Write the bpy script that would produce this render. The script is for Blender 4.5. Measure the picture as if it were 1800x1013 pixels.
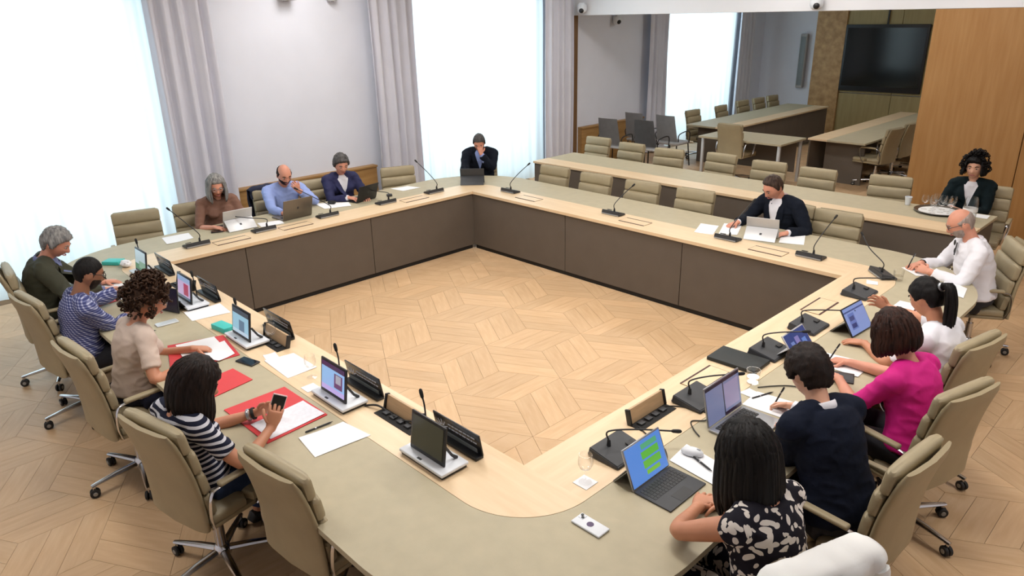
import bpy, bmesh, math, random
from mathutils import Vector, Matrix, noise
from mathutils.bvhtree import BVHTree
for o in list(bpy.data.objects): bpy.data.objects.remove(o, do_unlink=True)
scene = bpy.context.scene
COL = scene.collection
V = Vector
R = math.radians
rnd = random.Random(11)

# ------------------------------------------------------------------ camera
def make_camera():
    f, yaw, pitch, roll = 1270.477, 2.37745455, 0.362966686, -0.0223124528
    d = V((math.cos(yaw)*math.cos(pitch), math.sin(yaw)*math.cos(pitch), -math.sin(pitch)))
    r0 = V((math.sin(yaw), -math.cos(yaw), 0)); u0 = r0.cross(d)
    r = r0*math.cos(roll) + u0*math.sin(roll); u = -r0*math.sin(roll) + u0*math.cos(roll)
    cd = bpy.data.cameras.new('camera'); cam = bpy.data.objects.new('camera', cd); COL.objects.link(cam)
    cd.sensor_fit = 'HORIZONTAL'; cd.sensor_width = 36; cd.lens = f/1800*36; cd.clip_start = .05; cd.clip_end = 200
    m = Matrix((r, u, -d)).transposed().to_4x4(); m.translation = V((6.69056891, -2.09007779, 2.79490829))
    cam.matrix_world = m; scene.camera = cam
make_camera()

# ------------------------------------------------------------------ world, daylight, exposure
w = bpy.data.worlds.new('world'); scene.world = w; w.use_nodes = True
bg = w.node_tree.nodes['Background']; bg.inputs['Color'].default_value = (.80, .92, 1, 1); bg.inputs['Strength'].default_value = 1.5
scene.view_settings.view_transform = 'Standard'; scene.view_settings.look = 'None'
scene.view_settings.exposure = -0.1; scene.view_settings.gamma = 1; scene.view_settings.use_curve_mapping = False
scene.cycles.max_bounces = 6; scene.cycles.diffuse_bounces = 3; scene.cycles.glossy_bounces = 2; scene.cycles.transparent_max_bounces = 14
scene.cycles.transmission_bounces = 4; scene.cycles.caustics_refractive = False; scene.cycles.caustics_reflective = False
scene.cycles.sample_clamp_indirect = 8; scene.cycles.use_adaptive_sampling = True; scene.cycles.adaptive_threshold = .03
DAY_W = 80; LAMP_W = 28; LAMP2_W = 20
def area(name, loc, aim, sx, sy, power, col):
    ld = bpy.data.lights.new(name, 'AREA'); ld.shape = 'RECTANGLE'; ld.size = sx; ld.size_y = sy; ld.energy = power; ld.color = col
    o = bpy.data.objects.new(name, ld); COL.objects.link(o); o.location = loc
    o.rotation_euler = V(aim).to_track_quat('-Z', 'Y').to_euler(); return o
WIN = [(-1.85, .97), (4.60, 7.42), (11.05, 13.87)]      # window openings along the window wall
for a, b in WIN:                                          # daylight outside each window
    area('daylight', (-3.35, (a+b)/2, 2.1), (1, 0, -.06), 3.0, 3.0, DAY_W, (.86, .95, 1))

# ------------------------------------------------------------------ materials
MATS = {}
def lin(c):
    return tuple(((x/255)/12.92 if x/255 <= .04045 else ((x/255+.055)/1.055)**2.4) for x in c)
def nodes(m):
    m.use_nodes = True; nt = m.node_tree; return nt, nt.nodes['Principled BSDF']
def mat(name, rgb, rough=.6, metal=0, var=.06, vscale=8, bump=0, bscale=60, stretch=None, spec=.5, coat=0, sheen=0, c2=None, island=0):
    if name in MATS: return MATS[name]
    m = bpy.data.materials.new(name); MATS[name] = m; nt, p = nodes(m)
    c = lin(rgb); p.inputs['Roughness'].default_value = rough; p.inputs['Metallic'].default_value = metal
    p.inputs['Specular IOR Level'].default_value = spec; p.inputs['Coat Weight'].default_value = coat
    p.inputs['Sheen Weight'].default_value = sheen
    tc = nt.nodes.new('ShaderNodeTexCoord'); mp = nt.nodes.new('ShaderNodeMapping'); nt.links.new(tc.outputs['Object'], mp.inputs['Vector'])
    if stretch: mp.inputs['Scale'].default_value = stretch
    nz = nt.nodes.new('ShaderNodeTexNoise'); nz.inputs['Scale'].default_value = vscale; nz.inputs['Detail'].default_value = 5
    nt.links.new(mp.outputs['Vector'], nz.inputs['Vector'])
    rp = nt.nodes.new('ShaderNodeValToRGB'); rp.color_ramp.elements[0].position = .3; rp.color_ramp.elements[1].position = .72
    d = lin(c2) if c2 else tuple(max(0, x*(1-2*var)) for x in c); e = c if c2 else tuple(min(1, x*(1+var)) for x in c)
    rp.color_ramp.elements[0].color = (*d, 1); rp.color_ramp.elements[1].color = (*e, 1)
    nt.links.new(nz.outputs['Fac'], rp.inputs['Fac']); out = rp.outputs['Color']
    if island:
        gi = nt.nodes.new('ShaderNodeNewGeometry') if island == 2 else nt.nodes.new('ShaderNodeObjectInfo')
        hs = nt.nodes.new('ShaderNodeHueSaturation'); mr = nt.nodes.new('ShaderNodeMapRange')
        mr.inputs['To Min'].default_value = .91; mr.inputs['To Max'].default_value = 1.06
        nt.links.new(gi.outputs['Random Per Island' if island == 2 else 'Random'], mr.inputs['Value']); nt.links.new(mr.outputs['Result'], hs.inputs['Value'])
        nt.links.new(out, hs.inputs['Color']); out = hs.outputs['Color']
    nt.links.new(out, p.inputs['Base Color'])
    if bump:
        n2 = nt.nodes.new('ShaderNodeTexNoise'); n2.inputs['Scale'].default_value = bscale; n2.inputs['Detail'].default_value = 4
        nt.links.new(mp.outputs['Vector'], n2.inputs['Vector'])
        b = nt.nodes.new('ShaderNodeBump'); b.inputs['Strength'].default_value = bump; b.inputs['Distance'].default_value = .01
        nt.links.new(n2.outputs['Fac'], b.inputs['Height']); nt.links.new(b.outputs['Normal'], p.inputs['Normal'])
    return m
def M(name): return MATS[name]
def glass_mat(name, tint=(1, 1, 1), trans=.86, rough=.02):
    m = bpy.data.materials.new(name); MATS[name] = m; m.use_nodes = True; nt = m.node_tree; nt.nodes.clear()
    o = nt.nodes.new('ShaderNodeOutputMaterial'); t = nt.nodes.new('ShaderNodeBsdfTransparent'); g = nt.nodes.new('ShaderNodeBsdfGlossy'); x = nt.nodes.new('ShaderNodeMixShader')
    fr0 = nt.nodes.new('ShaderNodeLayerWeight'); fr0.inputs['Blend'].default_value = .25; fr = nt.nodes.new('ShaderNodeMath'); fr.operation = 'MULTIPLY'; fr.inputs[1].default_value = .45; nt.links.new(fr0.outputs['Facing'], fr.inputs[0]); ad = nt.nodes.new('ShaderNodeMath'); ad.operation = 'ADD'; ad.inputs[1].default_value = 1-trans-.04; ad.use_clamp = True
    t.inputs['Color'].default_value = (*tint, 1); g.inputs['Roughness'].default_value = rough
    nt.links.new(fr.outputs[0], ad.inputs[0]); nt.links.new(ad.outputs[0], x.inputs[0]); nt.links.new(t.outputs[0], x.inputs[1]); nt.links.new(g.outputs[0], x.inputs[2]); nt.links.new(x.outputs[0], o.inputs[0])
    return m
def sheer_mat(name, col, transp, transl):
    m = bpy.data.materials.new(name); MATS[name] = m; m.use_nodes = True; nt = m.node_tree; nt.nodes.clear()
    o = nt.nodes.new('ShaderNodeOutputMaterial'); d = nt.nodes.new('ShaderNodeBsdfDiffuse'); l = nt.nodes.new('ShaderNodeBsdfTranslucent'); t = nt.nodes.new('ShaderNodeBsdfTransparent')
    wv = nt.nodes.new('ShaderNodeTexNoise'); wv.inputs['Scale'].default_value = 90; rp = nt.nodes.new('ShaderNodeValToRGB')
    rp.color_ramp.elements[0].color = (*[c*.93 for c in col], 1); rp.color_ramp.elements[1].color = (*col, 1)
    nt.links.new(wv.outputs['Fac'], rp.inputs['Fac'])
    for q in (d, l): nt.links.new(rp.outputs['Color'], q.inputs['Color'])
    a = nt.nodes.new('ShaderNodeMixShader'); a.inputs[0].default_value = transl; b = nt.nodes.new('ShaderNodeMixShader'); b.inputs[0].default_value = transp
    nt.links.new(d.outputs[0], a.inputs[1]); nt.links.new(l.outputs[0], a.inputs[2]); nt.links.new(a.outputs[0], b.inputs[1]); nt.links.new(t.outputs[0], b.inputs[2]); nt.links.new(b.outputs[0], o.inputs[0])
    return m
def screen_mat(name, base, rects, strength=.9):
    """a lit display: flat rectangles of colour in the object's own x (across) and z (up)"""
    m = bpy.data.materials.new(name); MATS[name] = m; nt, p = nodes(m)
    tc = nt.nodes.new('ShaderNodeTexCoord'); sp = nt.nodes.new('ShaderNodeSeparateXYZ'); nt.links.new(tc.outputs['Object'], sp.inputs[0])
    rgb = nt.nodes.new('ShaderNodeRGB'); rgb.outputs[0].default_value = (*lin(base), 1); cur = rgb.outputs[0]
    def mth(op, a, b):
        n = nt.nodes.new('ShaderNodeMath'); n.operation = op
        for i, q in enumerate((a, b)):
            if isinstance(q, (int, float)): n.inputs[i].default_value = q
            else: nt.links.new(q, n.inputs[i])
        return n.outputs[0]
    for x0, x1, z0, z1, c in rects:
        k = mth('MULTIPLY', mth('MULTIPLY', mth('GREATER_THAN', sp.outputs[0], x0), mth('LESS_THAN', sp.outputs[0], x1)), mth('MULTIPLY', mth('GREATER_THAN', sp.outputs[2], z0), mth('LESS_THAN', sp.outputs[2], z1)))
        mx = nt.nodes.new('ShaderNodeMix'); mx.data_type = 'RGBA'; nt.links.new(k, mx.inputs[0]); nt.links.new(cur, mx.inputs[6]); mx.inputs[7].default_value = (*lin(c), 1); cur = mx.outputs[2]
    p.inputs['Base Color'].default_value = (.01, .01, .012, 1); p.inputs['Roughness'].default_value = .25
    nt.links.new(cur, p.inputs['Emission Color']); p.inputs['Emission Strength'].default_value = strength
    return m

# ------------------------------------------------------------------ mesh helpers
class B:
    def __init__(s): s.bm = bmesh.new(); s.mi = 0
    def _set(s, faces):
        for f in faces: f.material_index = s.mi
    def box(s, c, size, bev=0, seg=2, rot=None):
        n0 = len(s.bm.faces)
        g = bmesh.ops.create_cube(s.bm, size=1); vs = g['verts']
        for v in vs: v.co = V((v.co.x*size[0], v.co.y*size[1], v.co.z*size[2]))
        if bev:
            es = list({e for v in vs for e in v.link_edges})
            r = bmesh.ops.bevel(s.bm, geom=es, offset=min(bev, .49*min(size)), segments=seg, affect='EDGES', profile=.5)
            vs = list({v for f in r['faces'] for v in f.verts} | {v for v in vs if v.is_valid})
        m = Matrix.Identity(3) if rot is None else rot
        for v in vs: v.co = m @ v.co + V(c)
        s._set({f for v in vs for f in v.link_faces}); return s
    def tube(s, path, rad, n=8, cap=True, side=None, closed=False, flat=1.0):
        path = [V(p) for p in path]; k = len(path)
        rad = [rad]*k if isinstance(rad, (int, float)) else list(rad)
        rings = []; prev = None
        for i, p in enumerate(path):
            if closed: t = path[(i+1) % k]-path[i-1]
            else: t = path[min(i+1, k-1)]-path[max(i-1, 0)]
            t = t.normalized() if t.length > 1e-9 else V((0, 0, 1))
            a = V(side) if side is not None else prev
            if a is None: a = V((0, 0, 1)) if abs(t.z) < .9 else V((1, 0, 0))
            a = a - t*a.dot(t)
            if a.length < 1e-6: a = t.orthogonal()
            a.normalize(); prev = a; b = t.cross(a)
            ra, rb = rad[i] if isinstance(rad[i], (tuple, list)) else (rad[i], rad[i]*flat)
            rings.append([s.bm.verts.new(p + a*ra*math.cos(2*math.pi*j/n) + b*rb*math.sin(2*math.pi*j/n)) for j in range(n)])
        fs = []
        for i in range(k if closed else k-1):
            q0, q1 = rings[i], rings[(i+1) % k]
            for j in range(n): fs.append(s.bm.faces.new((q0[j], q0[(j+1) % n], q1[(j+1) % n], q1[j])))
        if cap and not closed:
            fs.append(s.bm.faces.new(rings[0][::-1])); fs.append(s.bm.faces.new(rings[-1]))
        s._set(fs); return s
    def lathe(s, prof, c=(0, 0, 0), n=20, axis=None):
        c = V(c); rings = []; q = V((0, 0, 1)).rotation_difference(V(axis)) if axis is not None else None; fs = []
        for r, z in prof:
            ring = []
            for j in range(n if r > 1e-6 else 1):
                a = 2*math.pi*j/n; p = V((r*math.cos(a), r*math.sin(a), z)); p = q @ p if q else p; ring.append(s.bm.verts.new(p+c))
            rings.append(ring)
        for a, b in zip(rings, rings[1:]):
            for j in range(n):
                if len(a) == 1 and len(b) == 1: break
                if len(a) == 1: fs.append(s.bm.faces.new((a[0], b[j], b[(j+1) % n])))
                elif len(b) == 1: fs.append(s.bm.faces.new((a[j], a[(j+1) % n], b[0])))
                else: fs.append(s.bm.faces.new((a[j], a[(j+1) % n], b[(j+1) % n], b[j])))
        s._set(fs); return s
    def sph(s, c, r, nu=16, nv=10, rot=None, fn=None):
        c = V(c); r = (r, r, r) if isinstance(r, (int, float)) else r; rows = []
        for i in range(nv+1):
            th = math.pi*i/nv; row = []
            for j in range(nu if 0 < i < nv else 1):
                ph = 2*math.pi*j/nu; d = V((math.sin(th)*math.cos(ph), math.sin(th)*math.sin(ph), math.cos(th)))
                p = fn(d) if fn else V((d.x*r[0], d.y*r[1], d.z*r[2]))
                if rot is not None: p = rot @ p
                row.append(s.bm.verts.new(p+c))
            rows.append(row)
        fs = []
        for a, b in zip(rows, rows[1:]):
            for j in range(nu):
                if len(a) == 1: fs.append(s.bm.faces.new((a[0], b[j], b[(j+1) % nu])))
                elif len(b) == 1: fs.append(s.bm.faces.new((a[j], b[0], a[(j+1) % nu])))
                else: fs.append(s.bm.faces.new((a[j], b[j], b[(j+1) % nu], a[(j+1) % nu])))
        s._set(fs); return s
    def prism(s, out, z0, z1):
        a = [s.bm.verts.new((x, y, z0)) for x, y in out]; b = [s.bm.verts.new((x, y, z1)) for x, y in out]; n = len(out)
        fs = [s.bm.faces.new(a[::-1]), s.bm.faces.new(b)] + [s.bm.faces.new((a[i], a[(i+1) % n], b[(i+1) % n], b[i])) for i in range(n)]
        s._set(fs); return s
    def sheet(s, grid, thick=None):
        """grid of points (rows of columns) to a quad sheet; thick = vector function or None"""
        vv = [[s.bm.verts.new(p) for p in row] for row in grid]
        fs = [s.bm.faces.new((vv[i][j], vv[i][j+1], vv[i+1][j+1], vv[i+1][j])) for i in range(len(vv)-1) for j in range(len(vv[0])-1)]
        s._set(fs); return s
    def thick_sheet(s, grid, th):
        n, m = len(grid), len(grid[0]); g = [[V(p) for p in r] for r in grid]; low = []
        for i in range(n):
            r = []
            for j in range(m):
                u = g[min(i+1, n-1)][j]-g[max(i-1, 0)][j]; v = g[i][min(j+1, m-1)]-g[i][max(j-1, 0)]; q = u.cross(v); r.append(g[i][j]-(q.normalized()*th if q.length > 1e-12 else V()))
            low.append(r)
        A = [[s.bm.verts.new(p) for p in r] for r in g]; Bq = [[s.bm.verts.new(p) for p in r] for r in low]; fs = []
        for i in range(n-1):
            for j in range(m-1): fs += [s.bm.faces.new((A[i][j], A[i][j+1], A[i+1][j+1], A[i+1][j])), s.bm.faces.new((Bq[i][j], Bq[i+1][j], Bq[i+1][j+1], Bq[i][j+1]))]
        per = [(i, 0) for i in range(n-1)]+[(n-1, j) for j in range(m-1)]+[(n-1-i, m-1) for i in range(n-1)]+[(0, m-1-j) for j in range(m-1)]
        for p, q in zip(per, per[1:]+per[:1]): fs.append(s.bm.faces.new((A[p[0]][p[1]], A[q[0]][q[1]], Bq[q[0]][q[1]], Bq[p[0]][p[1]])))
        s._set(fs); return s
    def mesh(s, name, mats, smooth=True, ang=38):
        bmesh.ops.recalc_face_normals(s.bm, faces=s.bm.faces[:])
        me = bpy.data.meshes.new(name); s.bm.to_mesh(me); s.bm.free()
        for m in (mats if isinstance(mats, (list, tuple)) else [mats]): me.materials.append(m)
        if smooth:
            for p in me.polygons: p.use_smooth = True
            if ang: me.set_sharp_from_angle(angle=R(ang))
        return me
    def done(s, name, mats, parent=None, loc=None, smooth=True, ang=38):
        o = bpy.data.objects.new(name, s.mesh(name, mats, smooth, ang)); COL.objects.link(o)
        if parent is not None: o.parent = parent
        if loc is not None: o.location = loc
        return o
def empty(name, loc=(0, 0, 0), rz=0):
    o = bpy.data.objects.new(name, None); COL.objects.link(o); o.location = loc; o.rotation_euler = (0, 0, rz); o.empty_display_size = .1; return o
def tag(o, label, cat, group=None):
    o['label'] = label; o['category'] = cat
    if group: o['group'] = group
    return o
def struct(o): o['kind'] = 'structure'; return o
def dup(root, loc, rz=0, parent=None):
    c = root.copy(); COL.objects.link(c); c.parent = parent
    if parent is None: c.location = loc; c.rotation_euler = (0, 0, rz)
    for ch in list(root.children): dup(ch, None, 0, c)
    return c
def rotz(a): return Matrix.Rotation(a, 3, 'Z')
def bez(p0, p1, p2, n=8):
    p0, p1, p2 = V(p0), V(p1), V(p2); return [p0*(1-t)**2 + p1*2*t*(1-t) + p2*t*t for t in [i/n for i in range(n+1)]]
def spline(pts, n=6):
    pts = [V(p) for p in pts]; out = []
    for i in range(len(pts)-1):
        a, b, c, d = pts[max(i-1, 0)], pts[i], pts[i+1], pts[min(i+2, len(pts)-1)]
        for k in range(n):
            t = k/n; out.append(.5*((2*b)+(c-a)*t+(2*a-5*b+4*c-d)*t*t+(3*b-a-3*c+d)*t**3))
    out.append(pts[-1]); return out
# palette
mat('wall_paint', (234, 237, 248), .9, var=.015, vscale=2)
mat('bulkhead_paint', (238, 238, 242), .9, var=.01, vscale=2)
mat('ceiling_paint', (240, 240, 238), .95, var=.01)
mat('floor_wood', (220, 186, 146), .45, var=.10, vscale=3, bump=.02, bscale=40, stretch=(1.2, 9, 1), c2=(206, 168, 126), island=1)
mat('floor_wood_far', (220, 186, 146), .45, var=.10, vscale=3, bump=.02, bscale=40, stretch=(2, 2, 1), c2=(206, 168, 126), island=2)
mat('floor_base', (120, 90, 55), .8)
mat('table_wood', (234, 208, 172), .38, var=.05, vscale=2.5, stretch=(1, 10, 10), c2=(224, 195, 156))
mat('table_leather', (182, 171, 143), .55, var=.03, vscale=12, bump=.05, bscale=260)
mat('panel_taupe', (98, 88, 78), .7, var=.03, vscale=5)
mat('panel_wood', (172, 128, 76), .5, var=.05, vscale=2, stretch=(9, 9, .7), c2=(158, 112, 60))
mat('dado_wood', (178, 140, 88), .5, var=.05, vscale=2, stretch=(9, 1, 9), c2=(158, 118, 68))
mat('jamb_wood', (120, 88, 55), .5, stretch=(9, 9, 1))
mat('burl_wood', (204, 164, 112), .5, vscale=7, c2=(158, 118, 70))
mat('tv_wall_wood', (166, 148, 102), .55, vscale=2, stretch=(8, 8, .8), c2=(152, 134, 88))
mat('drape', (218, 218, 229), .9, var=.02, vscale=3, sheen=.2)
mat('chair_leather', (164, 150, 120), .5, var=.035, vscale=9, bump=.06, bscale=180)
mat('chair_leather_back', (158, 143, 112), .52, var=.035, vscale=7, bump=.05, bscale=180)
mat('chrome', (205, 205, 208), .18, 1, var=.01)
mat('dark_metal', (58, 56, 54), .4, .7, var=.03)
mat('rubber', (26, 26, 27), .6, var=.05)
mat('caster_grey', (150, 148, 142), .4, .3, var=.03)
mat('black_plastic', (30, 31, 34), .42, var=.05, vscale=20)
mat('black_matte', (17, 17, 18), .7, var=.05)
mat('charcoal_plastic', (52, 54, 58), .5, var=.05, vscale=20)
mat('white_plastic', (226, 230, 236), .35, var=.02)
mat('silver', (172, 174, 178), .35, .8, var=.02)
mat('silver_light', (205, 205, 206), .42, .35, var=.02)
mat('space_grey', (120, 112, 102), .4, .6, var=.02)
mat('paper', (242, 242, 244), .85, var=.012, vscale=6)
mat('paper_print', (236, 236, 242), .85, var=.04, vscale=40)
mat('red_folder', (214, 62, 66), .6, var=.03, vscale=6)
mat('teal_card', (70, 196, 188), .55, var=.03)
mat('black_leather', (28, 33, 33), .55, var=.06, vscale=15, bump=.05, bscale=200)
mat('pale_grey_leather', (172, 170, 170), .7, var=.04, vscale=12)
mat('white_cloth', (236, 236, 234), .9, var=.02, vscale=6, bump=.05, bscale=60)
mat('hole_black', (14, 13, 13), .8)
mat('plate_black', (30, 30, 36), .22, var=.04, vscale=10)
mat('print_white', (196, 200, 214), .7, var=.02)
mat('plate_grey', (126, 132, 134), .4, var=.03)
mat('steel_tray', (120, 118, 112), .3, .9, var=.03)
glass_mat('glass', (1, 1, 1), .955, .06); glass_mat('pane', (.97, 1, 1), .92); glass_mat('water', (.95, .98, .98), .955)
sheer_mat('sheer', (.90, .975, 1), .0, .75)
mat('skin_light', (222, 168, 140), .5, var=.04, vscale=14)
mat('skin_rosy', (216, 150, 124), .5, var=.05, vscale=14)
mat('skin_tan', (200, 138, 106), .5, var=.04, vscale=14)
mat('skin_brown', (146, 98, 72), .48, var=.04, vscale=14)
mat('eye_white', (176, 162, 152), .3, var=.01); mat('iris', (46, 34, 28), .3); mat('lips', (172, 96, 88), .5); mat('lips_brown', (118, 70, 60), .5)
def hair_mat(name, c, c2, rough=.55, st=(60, 60, 5)):
    return mat(name, c, rough, var=.2, spec=.18, vscale=1.0, stretch=st, c2=c2, bump=.35, bscale=1.2)
hair_mat('hair_black', (24, 20, 19), (9, 8, 8)); hair_mat('hair_dark', (42, 30, 25), (18, 13, 12)); hair_mat('hair_brown', (74, 50, 34), (34, 22, 15), .5, (70, 70, 30))
hair_mat('hair_redbrown', (62, 34, 24), (24, 14, 11)); hair_mat('hair_grey', (168, 165, 160), (92, 92, 94), .5); hair_mat('hair_darkgrey', (104, 100, 98), (50, 49, 50), .5); hair_mat('hair_saltbrown', (86, 68, 58), (36, 27, 23), .5)
hair_mat('beard_dark', (52, 38, 32), (30, 22, 18)); hair_mat('beard_grey', (172, 158, 150), (140, 122, 112), .6)
mat('cl_white', (236, 234, 240), .85, var=.02, vscale=5, bump=.35, bscale=16); mat('cl_pink', (214, 16, 132), .75, var=.03, vscale=6, bump=.35, bscale=16); mat('cl_navy', (28, 33, 58), .8, var=.06, vscale=9, bump=.35, bscale=16)
mat('cl_suit', (22, 27, 38), .85, var=.08, vscale=14, spec=.15, bump=.35, bscale=22); mat('cl_suit_navy', (20, 26, 42), .85, var=.08, vscale=14, spec=.15, bump=.35, bscale=22); mat('cl_suit_green', (20, 32, 36), .85, var=.08, vscale=14, spec=.15, bump=.35, bscale=22); mat('cl_lightblue', (150, 168, 222), .85, var=.04, vscale=7, bump=.35, bscale=16); mat('cl_brown', (128, 92, 76), .85, var=.05, vscale=8, bump=.35, bscale=16)
mat('cl_olive', (58, 58, 42), .85, var=.07, vscale=12, bump=.35, bscale=16); mat('cl_beige', (206, 186, 172), .85, var=.03, vscale=6, bump=.35, bscale=16); mat('cl_jean', (44, 62, 96), .85, var=.08, vscale=14, bump=.35, bscale=16); mat('cl_trouser', (40, 40, 46), .85, bump=.35, bscale=16); mat('cl_trouser_beige', (180, 160, 138), .85, bump=.35, bscale=16)
mat('shoe', (26, 22, 20), .4); mat('cl_bluegrey', (120, 128, 168), .85, bump=.35, bscale=16)
mat('cl_indigo', (34, 36, 78), .8, var=.05, vscale=9, bump=.35, bscale=16)
def patterned(name, build):
    m = bpy.data.materials.new(name); MATS[name] = m; nt, p = nodes(m); p.inputs['Roughness'].default_value = .85; p.inputs['Specular IOR Level'].default_value = .2
    tc = nt.nodes.new('ShaderNodeTexCoord'); nt.links.new(build(nt, tc.outputs['Object']), p.inputs['Base Color'])
def _ramp(nt, fac, stops, const=False):
    r = nt.nodes.new('ShaderNodeValToRGB'); r.color_ramp.interpolation = 'CONSTANT' if const else 'LINEAR'
    while len(r.color_ramp.elements) < len(stops): r.color_ramp.elements.new(.5)
    for e, (p, c) in zip(r.color_ramp.elements, stops): e.position = p; e.color = (*lin(c), 1)
    nt.links.new(fac, r.inputs['Fac']); return r.outputs['Color']
def _wave(nt, vec, direction, scale):
    n = nt.nodes.new('ShaderNodeTexWave'); n.bands_direction = direction; n.inputs['Scale'].default_value = scale; n.inputs['Distortion'].default_value = .6; n.inputs['Detail'].default_value = 1; n.inputs['Detail Scale'].default_value = .6
    nt.links.new(vec, n.inputs['Vector']); return n.outputs['Fac']
patterned('cl_stripes', lambda nt, v: _ramp(nt, _wave(nt, v, 'Z', 10.5), [(0, (30, 33, 52)), (.62, (206, 206, 214))], True))
def _check(nt, v):
    a = _ramp(nt, _wave(nt, v, 'Z', 20), [(0, (255, 255, 255)), (.5, (150, 153, 182))]); b = _ramp(nt, _wave(nt, v, 'DIAGONAL', 17), [(0, (255, 255, 255)), (.5, (136, 142, 178))])
    mx = nt.nodes.new('ShaderNodeMix'); mx.data_type = 'RGBA'; mx.blend_type = 'MULTIPLY'; mx.inputs[0].default_value = 1; nt.links.new(a, mx.inputs[6]); nt.links.new(b, mx.inputs[7])
    m2 = nt.nodes.new('ShaderNodeMix'); m2.data_type = 'RGBA'; m2.blend_type = 'MULTIPLY'; m2.inputs[0].default_value = 1; nt.links.new(mx.outputs[2], m2.inputs[6]); m2.inputs[7].default_value = (*lin((206, 208, 226)), 1); return m2.outputs[2]
patterned('cl_check', _check)
def _floral(nt, v):
    """pale five-petalled flowers and leaves on black"""
    n = nt.nodes.new('ShaderNodeTexNoise'); n.inputs['Scale'].default_value = 16; n.inputs['Detail'].default_value = 0
    nt.links.new(v, n.inputs['Vector'])
    mx = nt.nodes.new('ShaderNodeMix'); mx.data_type = 'RGBA'; mx.inputs[0].default_value = .05; nt.links.new(v, mx.inputs[6]); nt.links.new(n.outputs['Color'], mx.inputs[7])
    outs = []
    for rot, sc, thr in (((.6, .2, .5), (9, 26, 26), .46), ((-.7, .9, 1.4), (26, 10, 26), .44), ((1.2, -.5, 2.3), (24, 24, 9), .42)):
        mp = nt.nodes.new('ShaderNodeMapping'); mp.inputs['Scale'].default_value = sc; mp.inputs['Rotation'].default_value = rot; mp.inputs['Location'].default_value = (rot[0]*3, rot[1], 0); nt.links.new(mx.outputs[2], mp.inputs['Vector'])
        vo = nt.nodes.new('ShaderNodeTexVoronoi'); vo.inputs['Scale'].default_value = 1; vo.inputs['Randomness'].default_value = .75; nt.links.new(mp.outputs['Vector'], vo.inputs['Vector'])
        lt = nt.nodes.new('ShaderNodeMath'); lt.operation = 'LESS_THAN'; lt.inputs[1].default_value = thr-.12; nt.links.new(vo.outputs['Distance'], lt.inputs[0]); outs.append(lt.outputs[0])
    a = nt.nodes.new('ShaderNodeMath'); a.operation = 'MAXIMUM'; nt.links.new(outs[0], a.inputs[0]); nt.links.new(outs[1], a.inputs[1]); c = nt.nodes.new('ShaderNodeMath'); c.operation = 'MAXIMUM'; nt.links.new(a.outputs[0], c.inputs[0]); nt.links.new(outs[2], c.inputs[1])
    return _ramp(nt, c.outputs[0], [(0, (28, 26, 36)), (.5, (222, 214, 206))], True)
patterned('cl_floral', _floral)
# ------------------------------------------------------------------ the room
L, W, H = 4.566, 3.676, .74
WX, PY, FY, CZ = -2.45, 8.2, 15.4, 3.75
X1, Y0 = 8.8, -3.6
def comb():
    pts = [(Y0-.2, 0)]
    for a, b in WIN: pts += [(a, 0), (a, 3.3), (b, 3.3), (b, 0)]
    return pts + [(FY+.2, 0), (FY+.2, CZ), (Y0-.2, CZ)]
def wall_yz(name, out, x0, x1, m):
    b = B(); vs = [[b.bm.verts.new((x, y, z)) for y, z in out] for x in (x0, x1)]; n = len(out)
    b.bm.faces.new(vs[0]); b.bm.faces.new(vs[1][::-1])
    for i in range(n): b.bm.faces.new((vs[0][i], vs[1][i], vs[1][(i+1) % n], vs[0][(i+1) % n]))
    return struct(b.done(name, m, smooth=False))
wall_yz('wall_window', comb(), WX-.35, WX, M('wall_paint'))
struct(B().box((X1+.1, (Y0+FY)/2, CZ/2), (.2, FY-Y0+.4, CZ)).done('wall_right', M('wall_paint'), smooth=False))
struct(B().box(((WX+X1)/2, Y0-.1, CZ/2), (X1-WX, .2, CZ)).done('wall_left', M('wall_paint'), smooth=False))
struct(B().box(((WX+X1)/2, FY+.1, CZ/2), (X1-WX, .2, CZ)).done('wall_far', M('wall_paint'), smooth=False))
struct(B().box(((WX+X1)/2, (Y0+FY)/2, CZ+.1), (X1-WX+.8, FY-Y0+.6, .2)).done('ceiling', M('ceiling_paint'), smooth=False))
struct(B().box(((WX+X1)/2, PY+.14, (2.74+CZ)/2), (X1-WX, .28, CZ-2.74), .004, 1).done('wall_bulkhead', M('bulkhead_paint'), smooth=False))
floor = struct(B().box(((WX+X1)/2, (Y0+FY)/2, -.06), (X1-WX+.7, FY-Y0+.4, .08)).done('floor', M('floor_base'), smooth=False))
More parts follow.
